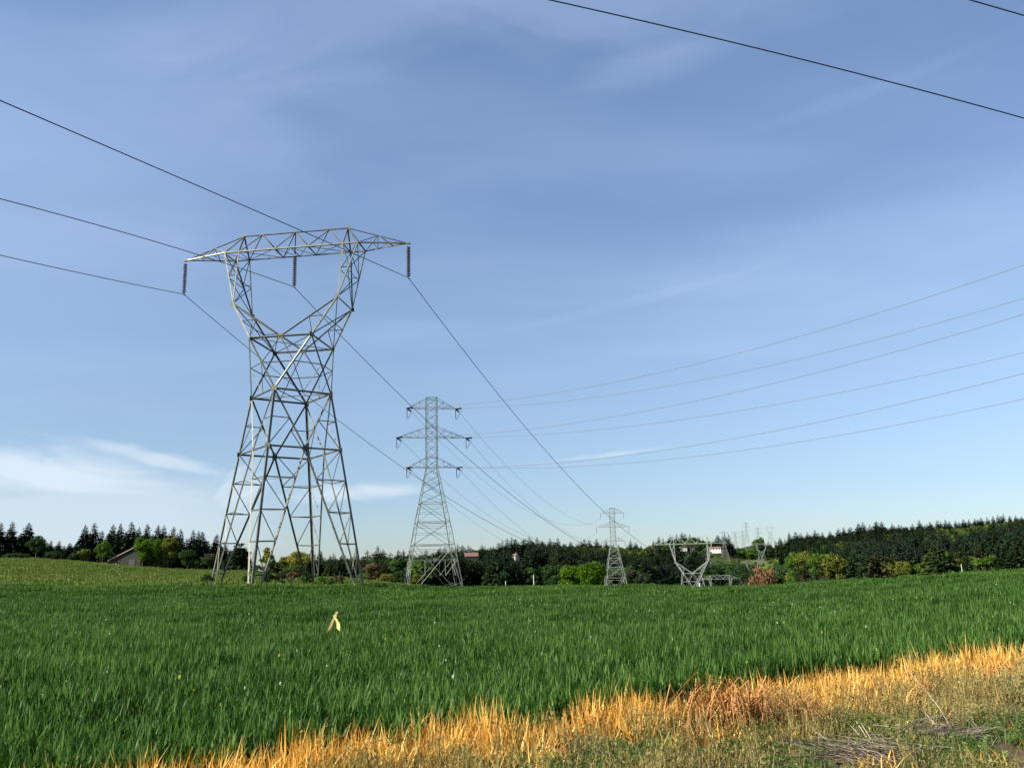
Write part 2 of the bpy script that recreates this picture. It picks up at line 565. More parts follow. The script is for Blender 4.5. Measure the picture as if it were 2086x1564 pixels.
# ------------------------------------------------------------------ instanced ground cover (stuff)
def instancer(name, pts, rot, scl, idx, protos, label):
    pts = np.asarray(pts, np.float32)
    me = bpy.data.meshes.new(name)
    me.vertices.add(len(pts))
    me.vertices.foreach_set('co', pts.ravel())
    for nm, ty, arr, key in (('rot', 'FLOAT_VECTOR', rot, 'vector'), ('scl', 'FLOAT_VECTOR', scl, 'vector'), ('idx', 'INT', idx, 'value')):
        a = me.attributes.new(nm, ty, 'POINT')
        a.data.foreach_set(key, np.asarray(arr, np.int32 if ty == 'INT' else np.float32).ravel())
    c = bpy.data.collections.new(name + '_kinds')
    for k, p in enumerate(protos):
        p.name = '%s_kind_%02d' % (name, k)
        c.objects.link(p)
    o = bpy.data.objects.new(name, me)
    COL.objects.link(o)
    g = bpy.data.node_groups.new(name, 'GeometryNodeTree')
    g.interface.new_socket('Geometry', in_out='INPUT', socket_type='NodeSocketGeometry')
    g.interface.new_socket('Geometry', in_out='OUTPUT', socket_type='NodeSocketGeometry')
    gi, go = g.nodes.new('NodeGroupInput'), g.nodes.new('NodeGroupOutput')
    ci = g.nodes.new('GeometryNodeCollectionInfo')
    ci.inputs['Collection'].default_value = c
    ci.inputs['Separate Children'].default_value = True
    ci.inputs['Reset Children'].default_value = True
    ip = g.nodes.new('GeometryNodeInstanceOnPoints')
    ip.inputs['Pick Instance'].default_value = True

    def named(nm, ty):
        n = g.nodes.new('GeometryNodeInputNamedAttribute')
        n.data_type = ty
        n.inputs['Name'].default_value = nm
        return [s for s in n.outputs if s.enabled and s.name == 'Attribute'][0]
    e2r = g.nodes.new('FunctionNodeEulerToRotation')
    g.links.new(named('rot', 'FLOAT_VECTOR'), e2r.inputs[0])
    g.links.new(gi.outputs[0], ip.inputs['Points'])
    g.links.new(ci.outputs[0], ip.inputs['Instance'])
    g.links.new(named('idx', 'INT'), ip.inputs['Instance Index'])
    g.links.new(e2r.outputs[0], ip.inputs['Rotation'])
    g.links.new(named('scl', 'FLOAT_VECTOR'), ip.inputs['Scale'])
    g.links.new(ip.outputs[0], go.inputs[0])
    md = o.modifiers.new('scatter', 'NODES')
    md.node_group = g
    tag(o, label, None, None, 'stuff')
    return o


def blades(n, area, hmin, hmax, wmin, wmax, lean, bend, segs=3, rng=RNG, disc=False, flat=0.0, lift=None):
    """Grass blades as tapering bent strips; returns verts, quads."""
    if disc:
        r = np.sqrt(rng.random(n)) * area
        a = rng.random(n) * 2 * np.pi
        bx, by = r * np.cos(a), r * np.sin(a)
    else:
        bx, by = (rng.random(n) - .5) * area, (rng.random(n) - .5) * area
    h = hmin + (hmax - hmin) * rng.random(n) ** .8
    w = wmin + (wmax - wmin) * rng.random(n)
    zoff = np.zeros(n) if lift is None else lift[0] + (lift[1] - lift[0]) * rng.random(n) ** .7
    az = rng.random(n) * 2 * np.pi
    ln = lean * np.abs(rng.normal(0, 1, n)) + flat
    bd = bend * np.abs(rng.normal(0, 1, n))
    face = az + np.pi / 2 + rng.normal(0, .5, n)
    V = []
    for k in range(segs + 1):
        t = k / segs
        ang = ln + bd * t
        rad = h * (t * np.sin(ln) + bd * t * t * .5 * np.cos(ln))
        zz = zoff + h * t * np.cos(np.minimum(ang, 1.75) * .75)
        ww = w * (1 - t ** 1.8 * .93) * (.75 + .5 * np.sin(np.pi * min(t + .25, 1)))
        cx, cy = bx + rad * np.cos(az), by + rad * np.sin(az)
        V.append(np.stack([cx - ww / 2 * np.cos(face), cy - ww / 2 * np.sin(face), zz], -1))
        V.append(np.stack([cx + ww / 2 * np.cos(face), cy + ww / 2 * np.sin(face), zz], -1))
    V = np.stack(V, 1).reshape(-1, 3)
    b = (np.arange(n) * 2 * (segs + 1))[:, None]
    Q = np.concatenate([b + np.array([[2 * k, 2 * k + 1, 2 * k + 3, 2 * k + 2]]) for k in range(segs)], 1).reshape(-1, 4)
    return V, Q


M_WHEAT = leaf_mat('wheat_leaf', [(.004, .014, .002), (.011, .040, .003), (.022, .070, .007), (.080, .158, .034)], .32, .85, .45, .10, .9)  # lightest stop paints glossy highlight flecks into the blade colour
M_WHEAT_FAR = leaf_mat('wheat_leaf_far', [(.006, .021, .003), (.015, .048, .004), (.028, .078, .009), (.076, .148, .030)], .32, .85, .5, .08, .2)  # last stop again a painted glint on some blades
M_STRAW = leaf_mat('dead_golden_grass', [(.37, .15, .018), (.60, .31, .045), (.76, .51, .15)], .3, .75, .6, .25, 1.2)
M_RUST = leaf_mat('rusty_dead_grass', [(.16, .06, .02), (.32, .14, .045), (.46, .24, .085)], .25, .7, .7, .2, 1.2)
M_WEED = leaf_mat('olive_weeds', [(.075, .080, .022), (.135, .130, .040), (.22, .19, .075)], .25, .7, .75, .15, 1.5)
M_TAN = leaf_mat('tan_feathery_weeds', [(.10, .088, .026), (.18, .15, .046), (.31, .25, .10)], .25, .7, .8, .15, 1.5)
M_WEEDG = leaf_mat('green_weeds', [(.030, .062, .012), (.055, .105, .020), (.095, .150, .030)], .3, .7, .6, .25, 1.5)
M_TWIG = leaf_mat('grey_dead_twigs', [(.055, .042, .032), (.105, .08, .06), (.20, .165, .13)], .0, .8, .85, .1, 2)
M_PAST = leaf_mat('pasture_leaf', [(.042, .088, .010), (.070, .115, .014), (.115, .145, .024)], .25, .5, .6, .2, .05)
M_FLOWER_W = leaf_mat('white_petals', [(.6, .6, .55), (.75, .75, .7)], .2)
M_FLOWER_Y = leaf_mat('yellow_petals', [(.55, .5, .03), (.7, .62, .08)], .2)


def rand_rot(n, tilt=.0):
    r = np.zeros((n, 3))
    r[:, 2] = RNG.random(n) * 2 * np.pi
    if tilt:
        r[:, 0] = RNG.normal(0, tilt, n)
        r[:, 1] = RNG.normal(0, tilt, n)
    return r


def in_view(x, y, pad=3.5):
    hw = (PW / 2 + 60) / F * y + pad
    return (np.abs(x) < hw) & (y > 5.5)


def grid_pts(x0, x1, y0, y1, step, jit=.5):
    xs, ys = np.meshgrid(np.arange(x0, x1, step), np.arange(y0, y1, step))
    x, y = xs.ravel(), ys.ravel()
    x = x + (RNG.random(len(x)) - .5) * step * 2 * jit
    y = y + (RNG.random(len(y)) - .5) * step * 2 * jit
    return x, y


def wheat():
    pr = []
    for k in range(5):                                   # near tufts
        V, Q = blades(58, .20, .13, .27, .012, .023, .20, .55, 3, disc=True, lift=(.0, .26))
        pr.append(mesh_obj('w', V, Q, M_WHEAT, link=False))
    for k in range(4):                                   # mid tiles 1 m
        V, Q = blades(820, 1.15, .13, .27, .016, .030, .20, .5, 3, lift=(.0, .26))
        pr.append(mesh_obj('w', V, Q, M_WHEAT, link=False))
    for k in range(4):                                   # far tiles 3 m
        V, Q = blades(2600, 3.4, .14, .28, .034, .06, .2, .5, 2, lift=(.0, .26))
        pr.append(mesh_obj('w', V, Q, M_WHEAT_FAR, link=False))
    P, R, S, I = [], [], [], []

    def put(x, y, lo, hi, s0, s1, zt=1.0):
        n = len(x)
        P.append(np.stack([x, y, ground(x, y) - .01], -1))
        R.append(rand_rot(n, .03))
        s = s0 + (s1 - s0) * RNG.random(n)
        big = 1 + .10 * np.sin(x * .55 + 1.2 * np.sin(y * .31)) + .06 * np.sin(x * 1.7 - y * 1.3)
        S.append(np.stack([s, s, s * big * zt], -1))
        I.append(RNG.integers(lo, hi, n))
    Y1, Y2 = 24, 52
    x, y = grid_pts(-17, 17, 6, Y1, .185)
    px = PW / 2 + F * x / y
    k = in_view(x, y) & (edge_dist(x, y) > 0)
    put(x[k], y[k], 0, 5, .85, 1.2)
    x, y = grid_pts(-34, 34, Y1, Y2, .95, .3)
    k = in_view(x, y, 2)
    put(x[k], y[k], 5, 9, .9, 1.1)
    x, y = grid_pts(-75, 75, Y2 + 1, 118, 2.8, .25)
    px = PW / 2 + F * x / y
    k = in_view(x, y, 3) & (y < far_edge(px)) & (edge_dist(x, y) > 1)
    put(x[k], y[k], 9, 13, .9, 1.1)
    return instancer('wheat_crop', np.concatenate(P), np.concatenate(R), np.concatenate(S), np.concatenate(I), pr,
                     'dense knee high green wheat filling the field below the pylons')


wheat()


def on_verge(px, py, y=None):
    """Ground point seen at a pixel (sight line stepped down to the ground)."""
    d = ray(px, py)
    o = Vector((0, 0, EYE))
    t = 4.0
    while t < 200:
        p = o + d * t
        if p.z <= float(ground(p.x, p.y)):
            return p
        t += .02
    return p


def tuft(n, a, h0, h1, w0, w1, lean, bend, mt, leaf=0, seeds=0, ls=.012):
    V, Q = blades(n, a, h0, h1, w0, w1, lean, bend, 3, disc=True)
    if leaf:
        c = RNG.normal(0, 1, (leaf, 3)) * np.array([a * .5, a * .5, h1 * .25]) + np.array([0, 0, h1 * .4])
        c[:, 2] = np.abs(c[:, 2])
        e1 = RNG.normal(0, 1, (leaf, 3))
        e1 /= np.linalg.norm(e1, axis=1)[:, None]
        e2 = np.cross(e1, RNG.normal(0, 1, (leaf, 3)))
        e2 /= np.linalg.norm(e2, axis=1)[:, None]
        l = (ls * (.6 + RNG.random(leaf)))[:, None]
        LV = np.stack([c - e1 * l, c + e2 * l * .45, c + e1 * l, c - e2 * l * .45], 1).reshape(-1, 3)
        Q = np.concatenate([Q, np.arange(leaf * 4).reshape(-1, 4) + len(V)])
        V = np.concatenate([V, LV])
    if seeds:                                        # feathery heads along the upper half of the stems
        tips = V.reshape(n if not leaf else -1, -1, 3) if not leaf else V[:n * 8].reshape(n, 8, 3)
        k = RNG.integers(0, n, seeds)
        f = RNG.random((seeds, 1))
        c = tips[k, 4] * (1 - f) + tips[k, 6] * f + RNG.normal(0, .007, (seeds, 3))
        d = RNG.normal(0, .35, (seeds, 3)) + np.array([0, 0, 1])
        d /= np.linalg.norm(d, axis=1)[:, None]
        sd = np.cross(d, RNG.normal(0, 1, (seeds, 3)))
        sd /= np.linalg.norm(sd, axis=1)[:, None]
        l = (.007 + .010 * RNG.random((seeds, 1)))
        SV = np.stack([c - d * l, c + sd * l * .35, c + d * l, c - sd * l * .35], 1).reshape(-1, 3)
        Q = np.concatenate([Q, np.arange(seeds * 4).reshape(-1, 4) + len(V)])
        V = np.concatenate([V, SV])
    return mesh_obj('w', V, Q, mt, link=False)


def verge():
    pr = [tuft(16, .14, .12, .38, .010, .021, .22, .6, M_STRAW) for k in range(5)]
    pr += [tuft(18, .17, .10, .32, .007, .015, .5, 1.3, M_RUST) for k in range(2)]
    x, y = grid_pts(-8, 17, 5.5, 25, .105)
    d = edge_dist(x, y)
    s = (x - E0[0]) * ED[0] + (y - E0[1]) * ED[1]
    wid = .95 + .30 * np.sin(s * .9) + .22 * np.sin(s * 2.3 + 1) + .15 * np.sin(s * 5.1)
    prob = np.clip(1.15 - (-d) / wid * .62, 0, .97) * np.where(d > -.05, .30, 1)
    prob = np.maximum(prob, np.where(d < -2.0, .008, np.where(d < -.5, .05 + .05 * np.sin(x * 1.9 + y), 0)))
    k = in_view(x, y) & (d < .16) & (RNG.random(len(x)) < prob)
    x, y, d, s = x[k], y[k], d[k], s[k]
    n = len(x)
    sc = .75 + .5 * RNG.random(n)
    hz = np.where(d > -.7, 1.0, np.where(d > -1.3, .75, .55)) * (1 + .22 * np.sin(x * 2.1) * np.sin(y * 1.7 + 1) + .35 * np.sin(s * 6.3) * np.sin(s * 2.9) + .25 * (RNG.random(n) - .5))
    rust = RNG.random(n) < np.where(d > -.5, .14, np.where(np.sin(x * 1.1 + 1) * np.sin(y * 1.6) > .0, .34, .16))
    instancer('dead_grass', np.stack([x, y, ground(x, y) - .01], -1), rand_rot(n, .10), np.stack([sc, sc, sc * hz], -1),
              np.where(rust, RNG.integers(5, 7, n), RNG.integers(0, 5, n)), pr, 'strip of sprayed golden dead grass along the edge of the wheat')

    pr = []
    for j in range(2):
        pr.append(tuft(26, .12, .08, .30, .004, .009, .25, .5, M_TAN, 0, 60))
    for j in range(2):
        pr.append(tuft(26, .13, .06, .24, .005, .011, .3, .6, M_WEED, 20, 40, .013))
    for j in range(2):
        pr.append(tuft(40, .16, .05, .16, .005, .012, .45, .7, M_WEEDG, 60, 0, .014))
    for j in range(2):
        pr.append(tuft(26, .15, .05, .17, .005, .010, .6, 1.1, M_RUST, 14, 0, .012))
    for j in range(2):
        pr.append(tuft(24, .22, .05, .20, .003, .006, .9, .4, M_TWIG))
    x, y = grid_pts(-6, 17, 5.2, 24, .108)
    d = edge_dist(x, y)
    k = in_view(x, y) & (d < -.4) & (RNG.random(len(x)) < np.clip((-d - .3) / .9, 0, .80) * np.where(np.sin(x * 3.7 + 1.3 * np.sin(y * 2.1)) * np.sin(y * 4.3 + x) > .35, .25, 1))
    x, y, d = x[k], y[k], d[k]
    n = len(x)
    q = .8 * np.sin(x * 1.3 + 2) * np.sin(y * 1.5) + .5 * np.sin(x * 3.1 - y * 2.2) + RNG.normal(0, .40, n) + np.clip((-d - 2.4) * .30, -.5, .75)
    kind = np.where(q > .75, 2, np.where(q > -.1, 1, np.where(q > -1.0, 0, 3)))
    kind = np.where((RNG.random(n) < .06 + .10 * (d < -2.5)), 4, kind)
    def spot(px_, py_, r_):
        p_ = on_verge(px_, py_)
        return (np.hypot((x - p_.x), (y - p_.y) * .8) < r_ * (.7 + .6 * RNG.random(n)))
    for a_ in ((1330, 1535, .40), (1640, 1555, .45), (1905, 1550, .40), (1060, 1575, .30), (1480, 1540, .35), (1560, 1500, .22), (1990, 1540, .30), (1860, 1470, .25), (2060, 1500, .3), (1200, 1580, .4)):
        kind = np.where(spot(*a_) & (RNG.random(n) < .8), 2, kind)
    bare0 = np.zeros(n, bool)
    for a_ in ((1290, 1530, .16), (1770, 1545, .50), (1700, 1455, .18), (1560, 1478, .16), (1920, 1500, .35), (2050, 1535, .35), (1130, 1560, .14), (1400, 1545, .2)):
        bare0 |= spot(*a_) & (RNG.random(n) < .85)
    bare = bare0 | (np.sin(x * 2.3 + 1) * np.sin(y * 2.9 + 2) > .62) & (d < -1.6) & (RNG.random(n) < .8)
    x, y, d, kind = x[~bare], y[~bare], d[~bare], kind[~bare]
    n = len(x)
    sc = .5 + 1.0 * RNG.random(n) ** 1.3
    hz = np.clip(1.15 - .12 * (-d - .8), .55, 1.15)
    instancer('roadside_weeds', np.stack([x, y, ground(x, y) - .01], -1), rand_rot(n, .1), np.stack([sc, sc, sc * hz], -1),
              kind * 2 + RNG.integers(0, 2, n), pr, 'low tangle of olive weeds and dry stems on the verge')


verge()


def pasture():
    pr = []
    for k in range(3):
        V, Q = blades(900, 5.2, .12, .34, .05, .10, .3, .6, 2)
        pr.append(mesh_obj('w', V, Q, M_PAST, link=False))
    x, y = grid_pts(-230, 40, 70, 345, 4.4, .3)
    px = PW / 2 + F * x / y
    k = in_view(x, y, 6) & (px < 1000) & (y > far_edge(px) + 1.5) & (px > -120)
    x, y = x[k], y[k]
    n = len(x)
    sc = .8 + .45 * RNG.random(n)
    instancer('pasture_grass', np.stack([x, y, ground(x, y) - .02], -1), rand_rot(n, .03), np.stack([sc, sc, sc], -1), RNG.integers(0, 3, n), pr,
              'lighter short pasture grass climbing the slope behind the wheat')


pasture()


def flowers():
    pr = []
    for mt in (M_FLOWER_W, M_FLOWER_Y):
        mb = MB()
        for j in range(7):
            a = random.random() * 6.28
            c = Vector((math.cos(a) * .02 * random.random(), math.sin(a) * .02 * random.random(), random.uniform(-.02, .02)))
            d1 = Vector((random.gauss(0, 1), random.gauss(0, 1), random.gauss(0, .6))).normalized() * .010
            d2 = d1.orthogonal().normalized() * .010
            mb.add([c - d1, c + d2, c + d1, c - d2], [(0, 1, 2, 3)])
        pr.append(mb.build('w', mt, link=False))
    n = 800
    y = 9 + 50 * RNG.random(n) ** .8
    x = (RNG.random(n) - .5) * 1.25 * y
    clump = np.sin(x * .5 + 1) * np.sin(y * .37 + .4)
    k = (edge_dist(x, y) > .3) & (RNG.random(n) < .25 + .6 * (clump > .3) + .15 * (x > 0))
    x, y = x[k], y[k]
    n = len(x)
    s = .45 + .55 * RNG.random(n)
    yel = (RNG.random(n) < .25) | (np.sin(x * .9) * np.sin(y * .8 + 2) > .6)
    instancer('field_flowers', np.stack([x, y, ground(x, y) + .40 + .14 * RNG.random(n)], -1), rand_rot(n), np.stack([s, s, s], -1),
              yel.astype(int), pr, 'scattered white and yellow weed flowers among the wheat')


flowers()

# ------------------------------------------------------------------ the forked pylon
FP = dict(zb=30.31, zt=32.29, zk=24.97, zr=21.43, zw=16.55, zm=11.44, z0=.09, L=10.89, Lt=5.09, uo=6.435, ui=5.0, bw=1.17,
          uk=4.92, vk=2.09, a=2.89, b=2.83, Rw=3.76, Rm=4.74, R0=6.85, u3=3.29)
T1_POS = (-19.96, 78.0)
T1_YAW = -.1362
INS_LEN = 3.35


def forked_pylon_meshes(thick=1.0):
    """Returns {part name: [MB, ...]} in local coordinates with z = 0 at the footing level."""
    P = FP
    z0 = P['z0']
    N_ = {}

    def nd(n, u, v, z):
        N_[n] = Vector((u, v, z - z0))
    for s, c in ((-1, '-'), (1, '+')):
        nd('tip' + c, s * P['L'], 0, P['zb'])
        nd('T4' + c, s * P['Lt'], 0, P['zt'])
        nd('T3' + c, s * P['u3'], 0, P['zt'])
        nd('c0' + c, 0, s * P['bw'], P['zb'])
        for n, sv in (('n', -1), ('f', 1)):
            nd('o' + n + c, s * P['uo'], sv * P['bw'], P['zb'])
            nd('i' + n + c, s * P['ui'], sv * P['bw'], P['zb'])
            nd('q' + n + c, s * 1.62, sv * P['bw'], P['zb'])
            nd('K' + n + c, s * P['uk'], sv * P['vk'], P['zk'])
            nd('R' + n + c, s * P['a'], sv * P['b'], P['zr'])
    nd('T0', 0, 0, P['zt'])
    for k, R, z in (('W', 'Rw', 'zw'), ('M', 'Rm', 'zm'), ('G', 'R0', 'z0')):
        for d, (u, v) in {'l': (-1, 0), 'r': (1, 0), 'n': (0, -1), 'f': (0, 1)}.items():
            nd(k + d, u * P[R], v * P[R], P[z])
    # the footings follow the cross slope of the ground
    for d, dz in (('l', .30), ('r', -.28), ('f', .05), ('n', 0)):
        a = N_['M' + d]
        b = N_['G' + d]
        N_['G' + d] = b + (a - b).normalized() * (dz / ((a - b).normalized().z))
    mid = lambda a, b, t=.5: N_[a].lerp(N_[b], t) if isinstance(a, str) else a.lerp(b, t)

    def outward(p):
        v = Vector((p[0], p[1], 0))
        return v.normalized() if v.length > 1e-3 else Vector((0, 0, 1))
    parts = {}

    def mb(name):
        m = MB()
        parts.setdefault(name, []).append(m)
        return m

    def mem(m, p, q, w, out=None):
        p = N_[p] if isinstance(p, str) else p
        q = N_[q] if isinstance(q, str) else q
        o = out if out is not None else outward((p + q) / 2)
        w *= thick
        m.angle(p, q, w, max(.012, w * .12), o)
    # four legs
    for d in 'lrnf':
        m = mb('leg')
        mem(m, 'W' + d, 'M' + d, .22)
        mem(m, 'M' + d, 'G' + d, .22)
        g = N_['G' + d]
        m.lathe([(.24, -.9), (.24, -.25), (.20, -.2)], g, 10)
        m.plate(N_['M' + d] + outward(N_['M' + d]) * .06, outward(N_['M' + d]), .5 * thick)
        m.plate(N_['W' + d] + outward(N_['W' + d]) * .06, outward(N_['W' + d]), .55 * thick)
    # step bolts on the far leg
    m = parts['leg'][3]
    for i in range(30):
        p = N_['Gf'].lerp(N_['Mf'], .1 + .9 * i / 30)
        s = 1 if i % 2 else -1
        m.tube([p, p + Vector((.17 * s, -.02, 0))], .012, 4)
    br = mb('body_bracing')
    for A, B in (('l', 'n'), ('n', 'r'), ('r', 'f'), ('f', 'l')):
        MA, MB_, WA, WB, GA, GB = [N_[k + d] for k in 'MWG' for d in (A, B)]
        MA, MB_, WA, WB, GA, GB = N_['M' + A], N_['M' + B], N_['W' + A], N_['W' + B], N_['G' + A], N_['G' + B]
        on = outward((MA + MB_) / 2)
        mem(br, WA, WB, .15, on)
        mem(br, MA, MB_, .14, on)
        c = (MA + MB_) / 2
        mem(br, WA, c, .14, on)
        mem(br, WB, c, .14, on)
        br.plate(c, on, .55 * thick)
        for W_, M_, G_, O_ in ((WA, MA, GA, GB), (WB, MB_, GB, GA)):
            ft = G_.lerp(O_, .085)
            ft.z = G_.z + .05
            mem(br, c, ft, .16, on)
            a5, d5 = W_.lerp(M_, .5), W_.lerp(c, .5)
            mem(br, a5, d5, .075, on)
            mem(br, d5, M_, .075, on)
            fr = (.235, .475, .705, .94)
            for i, f in enumerate(fr):
                lp, cpnt = M_.lerp(G_, f), c.lerp(ft, f)
                mem(br, lp, cpnt, .085, on)
                pv = M_ if i == 0 else M_.lerp(G_, fr[i - 1])
                mem(br, pv, cpnt, .07, on)
    for A, B in (('l', 'r'), ('n', 'f')):
        mem(br, 'W' + A, 'W' + B, .10, Vector((0, 0, 1)))
    # inner plan bracing at each leg level
    for d in 'lrnf':
        nb = {'l': 'nf', 'r': 'nf', 'n': 'lr', 'f': 'lr'}[d]
        for f in (.235, .475, .705):
            pts = []
            for o in nb:
                c = (N_['M' + d] + N_['M' + o]) / 2
                ft = N_['G' + d].lerp(N_['G' + o], .085)
                pts.append(c.lerp(ft, f))
            mem(br, pts[0], pts[1], .06, Vector((0, 0, 1)))
    # the twisted cage between square body and fork
    wf = mb('waist_frame')
    tri = [('Rn-', 'Rn+', 'Wn'), ('Rn+', 'Rf+', 'Wr'), ('Rf+', 'Rf-', 'Wf'), ('Rf-', 'Rn-', 'Wl')]
    for a, b, w in tri:
        on = outward(N_[w])
        mem(wf, a, b, .16, on)
        heavy = .17 if w in ('Wn', 'Wf') else .15
        mem(wf, a, w, heavy, outward(mid(a, w)))
        mem(wf, b, w, heavy, outward(mid(b, w)))
        pa, pb, pc = mid(a, w), mid(b, w), mid(a, b)
        mem(wf, pa, pb, .08, on)
        if w in ('Wn', 'Wf'):
            mem(wf, pa, pc, .08, on)
            mem(wf, pb, pc, .08, on)
            wf.plate(pc, on, .5 * thick)
    for w1, w2, r in (('Wl', 'Wn', 'Rn-'), ('Wn', 'Wr', 'Rn+'), ('Wr', 'Wf', 'Rf+'), ('Wf', 'Wl', 'Rf-')):
        on = outward(N_[r])
        mem(wf, mid(w1, r), mid(w2, r), .08, on)
        mem(wf, mid(w1, r), mid(w1, w2), .07, on)
        mem(wf, mid(w2, r), mid(w1, w2), .07, on)
        wf.plate(N_[r], on, .5 * thick)
    mem(wf, 'Rn-', 'Rf+', .09, Vector((0, 0, 1)))
    mem(wf, 'Rn+', 'Rf-', .09, Vector((0, 0, 1)))
    # the two fork arms
    for s, c in ((-1, '-'), (1, '+')):
        m = mb('fork_arm')
        on = Vector((s, 0, 0))
        for n, sv in (('n', -1), ('f', 1)):
            v = Vector((0, sv, 0))
            K, R_ = 'K' + n + c, 'R' + n + c
            cen = (N_['R' + n + '-'] + N_['R' + n + '+']) / 2
            mem(m, R_, K, .165, on + v)
            mem(m, K, cen, .14, v)
            a, b = mid(K, R_), N_[K].lerp(cen, .5)
            mem(m, a, b, .075, v)
            mem(m, b, R_, .075, v)
            mem(m, K, 'o' + n + c, .14, on + v)
            mem(m, K, 'i' + n + c, .12, v - on)
            mem(m, N_[K].lerp(N_['o' + n + c], .55), N_[K].lerp(N_['i' + n + c], .55), .07, v)
            mem(m, N_[K].lerp(N_['o' + n + c], .55), 'i' + n + c, .07, v)
            m.plate(N_[K], v, .45 * thick)
        kn, kf, rn, rf = 'Kn' + c, 'Kf' + c, 'Rn' + c, 'Rf' + c
        mem(m, kn, kf, .13, on)
        mem(m, rn, kf, .10, on)
        mem(m, rf, kn, .10, on)
        mem(m, mid(rn, kn), mid(rf, kf), .08, on)
        for e, o2 in (('o', on), ('i', -on)):
            tn, tf = N_[e + 'n' + c], N_[e + 'f' + c]
            an, af = N_[kn].lerp(tn, .5), N_[kf].lerp(tf, .5)
            mem(m, an, af, .075, o2)
            if e == 'o':
                mem(m, kn, af, .09, o2)
                mem(m, kf, an, .09, o2)
                mem(m, an, tf, .09, o2)
                mem(m, af, tn, .09, o2)
            else:
                mem(m, kn, af, .08, o2)
                mem(m, an, tf, .08, o2)
    # crossbeam
    m = mb('crossbeam')
    up, dn = Vector((0, 0, 1)), Vector((0, 0, -1))
    mem(m, 'T4-', 'T4+', .15, up)
    for n, sv in (('n', -1), ('f', 1)):
        v = Vector((0, sv, -.6))
        mem(m, 'o' + n + '-', 'o' + n + '+', .15, v)
        for c in '-+':
            mem(m, 'tip' + c, 'o' + n + c, .14, v)
            mem(m, 'T4' + c, 'i' + n + c, .13, v)
            mem(m, 'T4' + c, 'o' + n + c, .12, v)
            mem(m, 'T3' + c, 'i' + n + c, .10, v)
            mem(m, 'T3' + c, 'q' + n + c, .10, v)
            mem(m, 'T0', 'q' + n + c, .10, v)
            tm = N_['T4' + c].lerp(N_['tip' + c], .5)
            b1, b2 = N_['o' + n + c].lerp(N_['tip' + c], .3), N_['o' + n + c].lerp(N_['tip' + c], .66)
            mem(m, tm, b1, .06, v)
            mem(m, tm, b2, .06, v)
            mem(m, tm, 'o' + n + c, .07, v)
    for c in '-+':
        mem(m, 'T4' + c, 'tip' + c, .13, up)
        for e in 'oiq':
            mem(m, e + 'n' + c, e + 'f' + c, .08, dn)
        mem(m, 'in' + c, 'qf' + c, .07, dn)
        mem(m, 'if' + c, 'qn' + c, .07, dn)
        mem(m, 'on' + c, 'if' + c, .06, dn)
        a1 = [N_['o' + n + c].lerp(N_['tip' + c], .3) for n in 'nf']
        a2 = [N_['o' + n + c].lerp(N_['tip' + c], .62) for n in 'nf']
        mem(m, a1[0], a1[1], .05, dn)
        mem(m, a2[0], a2[1], .05, dn)
        mem(m, N_['of' + c], a1[0], .05, dn)
        mem(m, a1[1], a2[0], .05, dn)
        m.box(N_['tip' + c], .34, .22, .16)
        m.plate(N_['T4' + c] + Vector((0, 0, .05)), (0, 1, 0), .34)
    mem(m, 'c0-', 'c0+', .10, dn)
    mem(m, 'T0', Vector((0, 0, P['zb'] - z0)), .12, Vector((1, 0, 0)))
    for c in '-+':
        for n in 'nf':
            mem(m, 'q' + n + c, 'c0+' if n == 'f' else 'c0-', .05, dn)
        mem(m, 'qn' + c, 'c0+', .06, dn)
        mem(m, 'qf' + c, 'c0-', .06, dn)
    for n_ in ('T0', 'T3-', 'T3+'):
        m.plate(N_[n_], (0, 1, 0), .3)
    m.box((0, 0, P['zb'] - z0 - .04), .2, .2, .12)
    return parts, N_


def build_forked():
    root = empty('forked_pylon', (T1_POS[0], T1_POS[1], FP['z0'] + EYE), T1_YAW)
    parts, nodes = forked_pylon_meshes(.84)
    for nm, lst in parts.items():
        for m in lst:
            m.build(nm, M_STEEL, root)
    tag(root, 'huge forked steel lattice pylon with long crossbeam at the wheat field edge', 'pylon', 'forked pylons of the near line')
    return root, nodes


T1, T1N = build_forked()
T1_MW = Matrix.Translation(T1.location) @ Matrix.Rotation(T1_YAW, 4, 'Z')
HANG = [T1_MW @ T1N['tip-'], T1_MW @ Vector((0, 0, FP['zb'] - FP['z0'] - .08)), T1_MW @ T1N['tip+']]

# insulator strings hanging from the crossbeam
INS_LABELS = ['dark disc insulator string hanging from the left tip of the big crossbeam',
              'dark disc insulator string hanging from the middle of the big crossbeam',
              'dark disc insulator string hanging from the right tip of the big crossbeam']
WIRE_AT = []


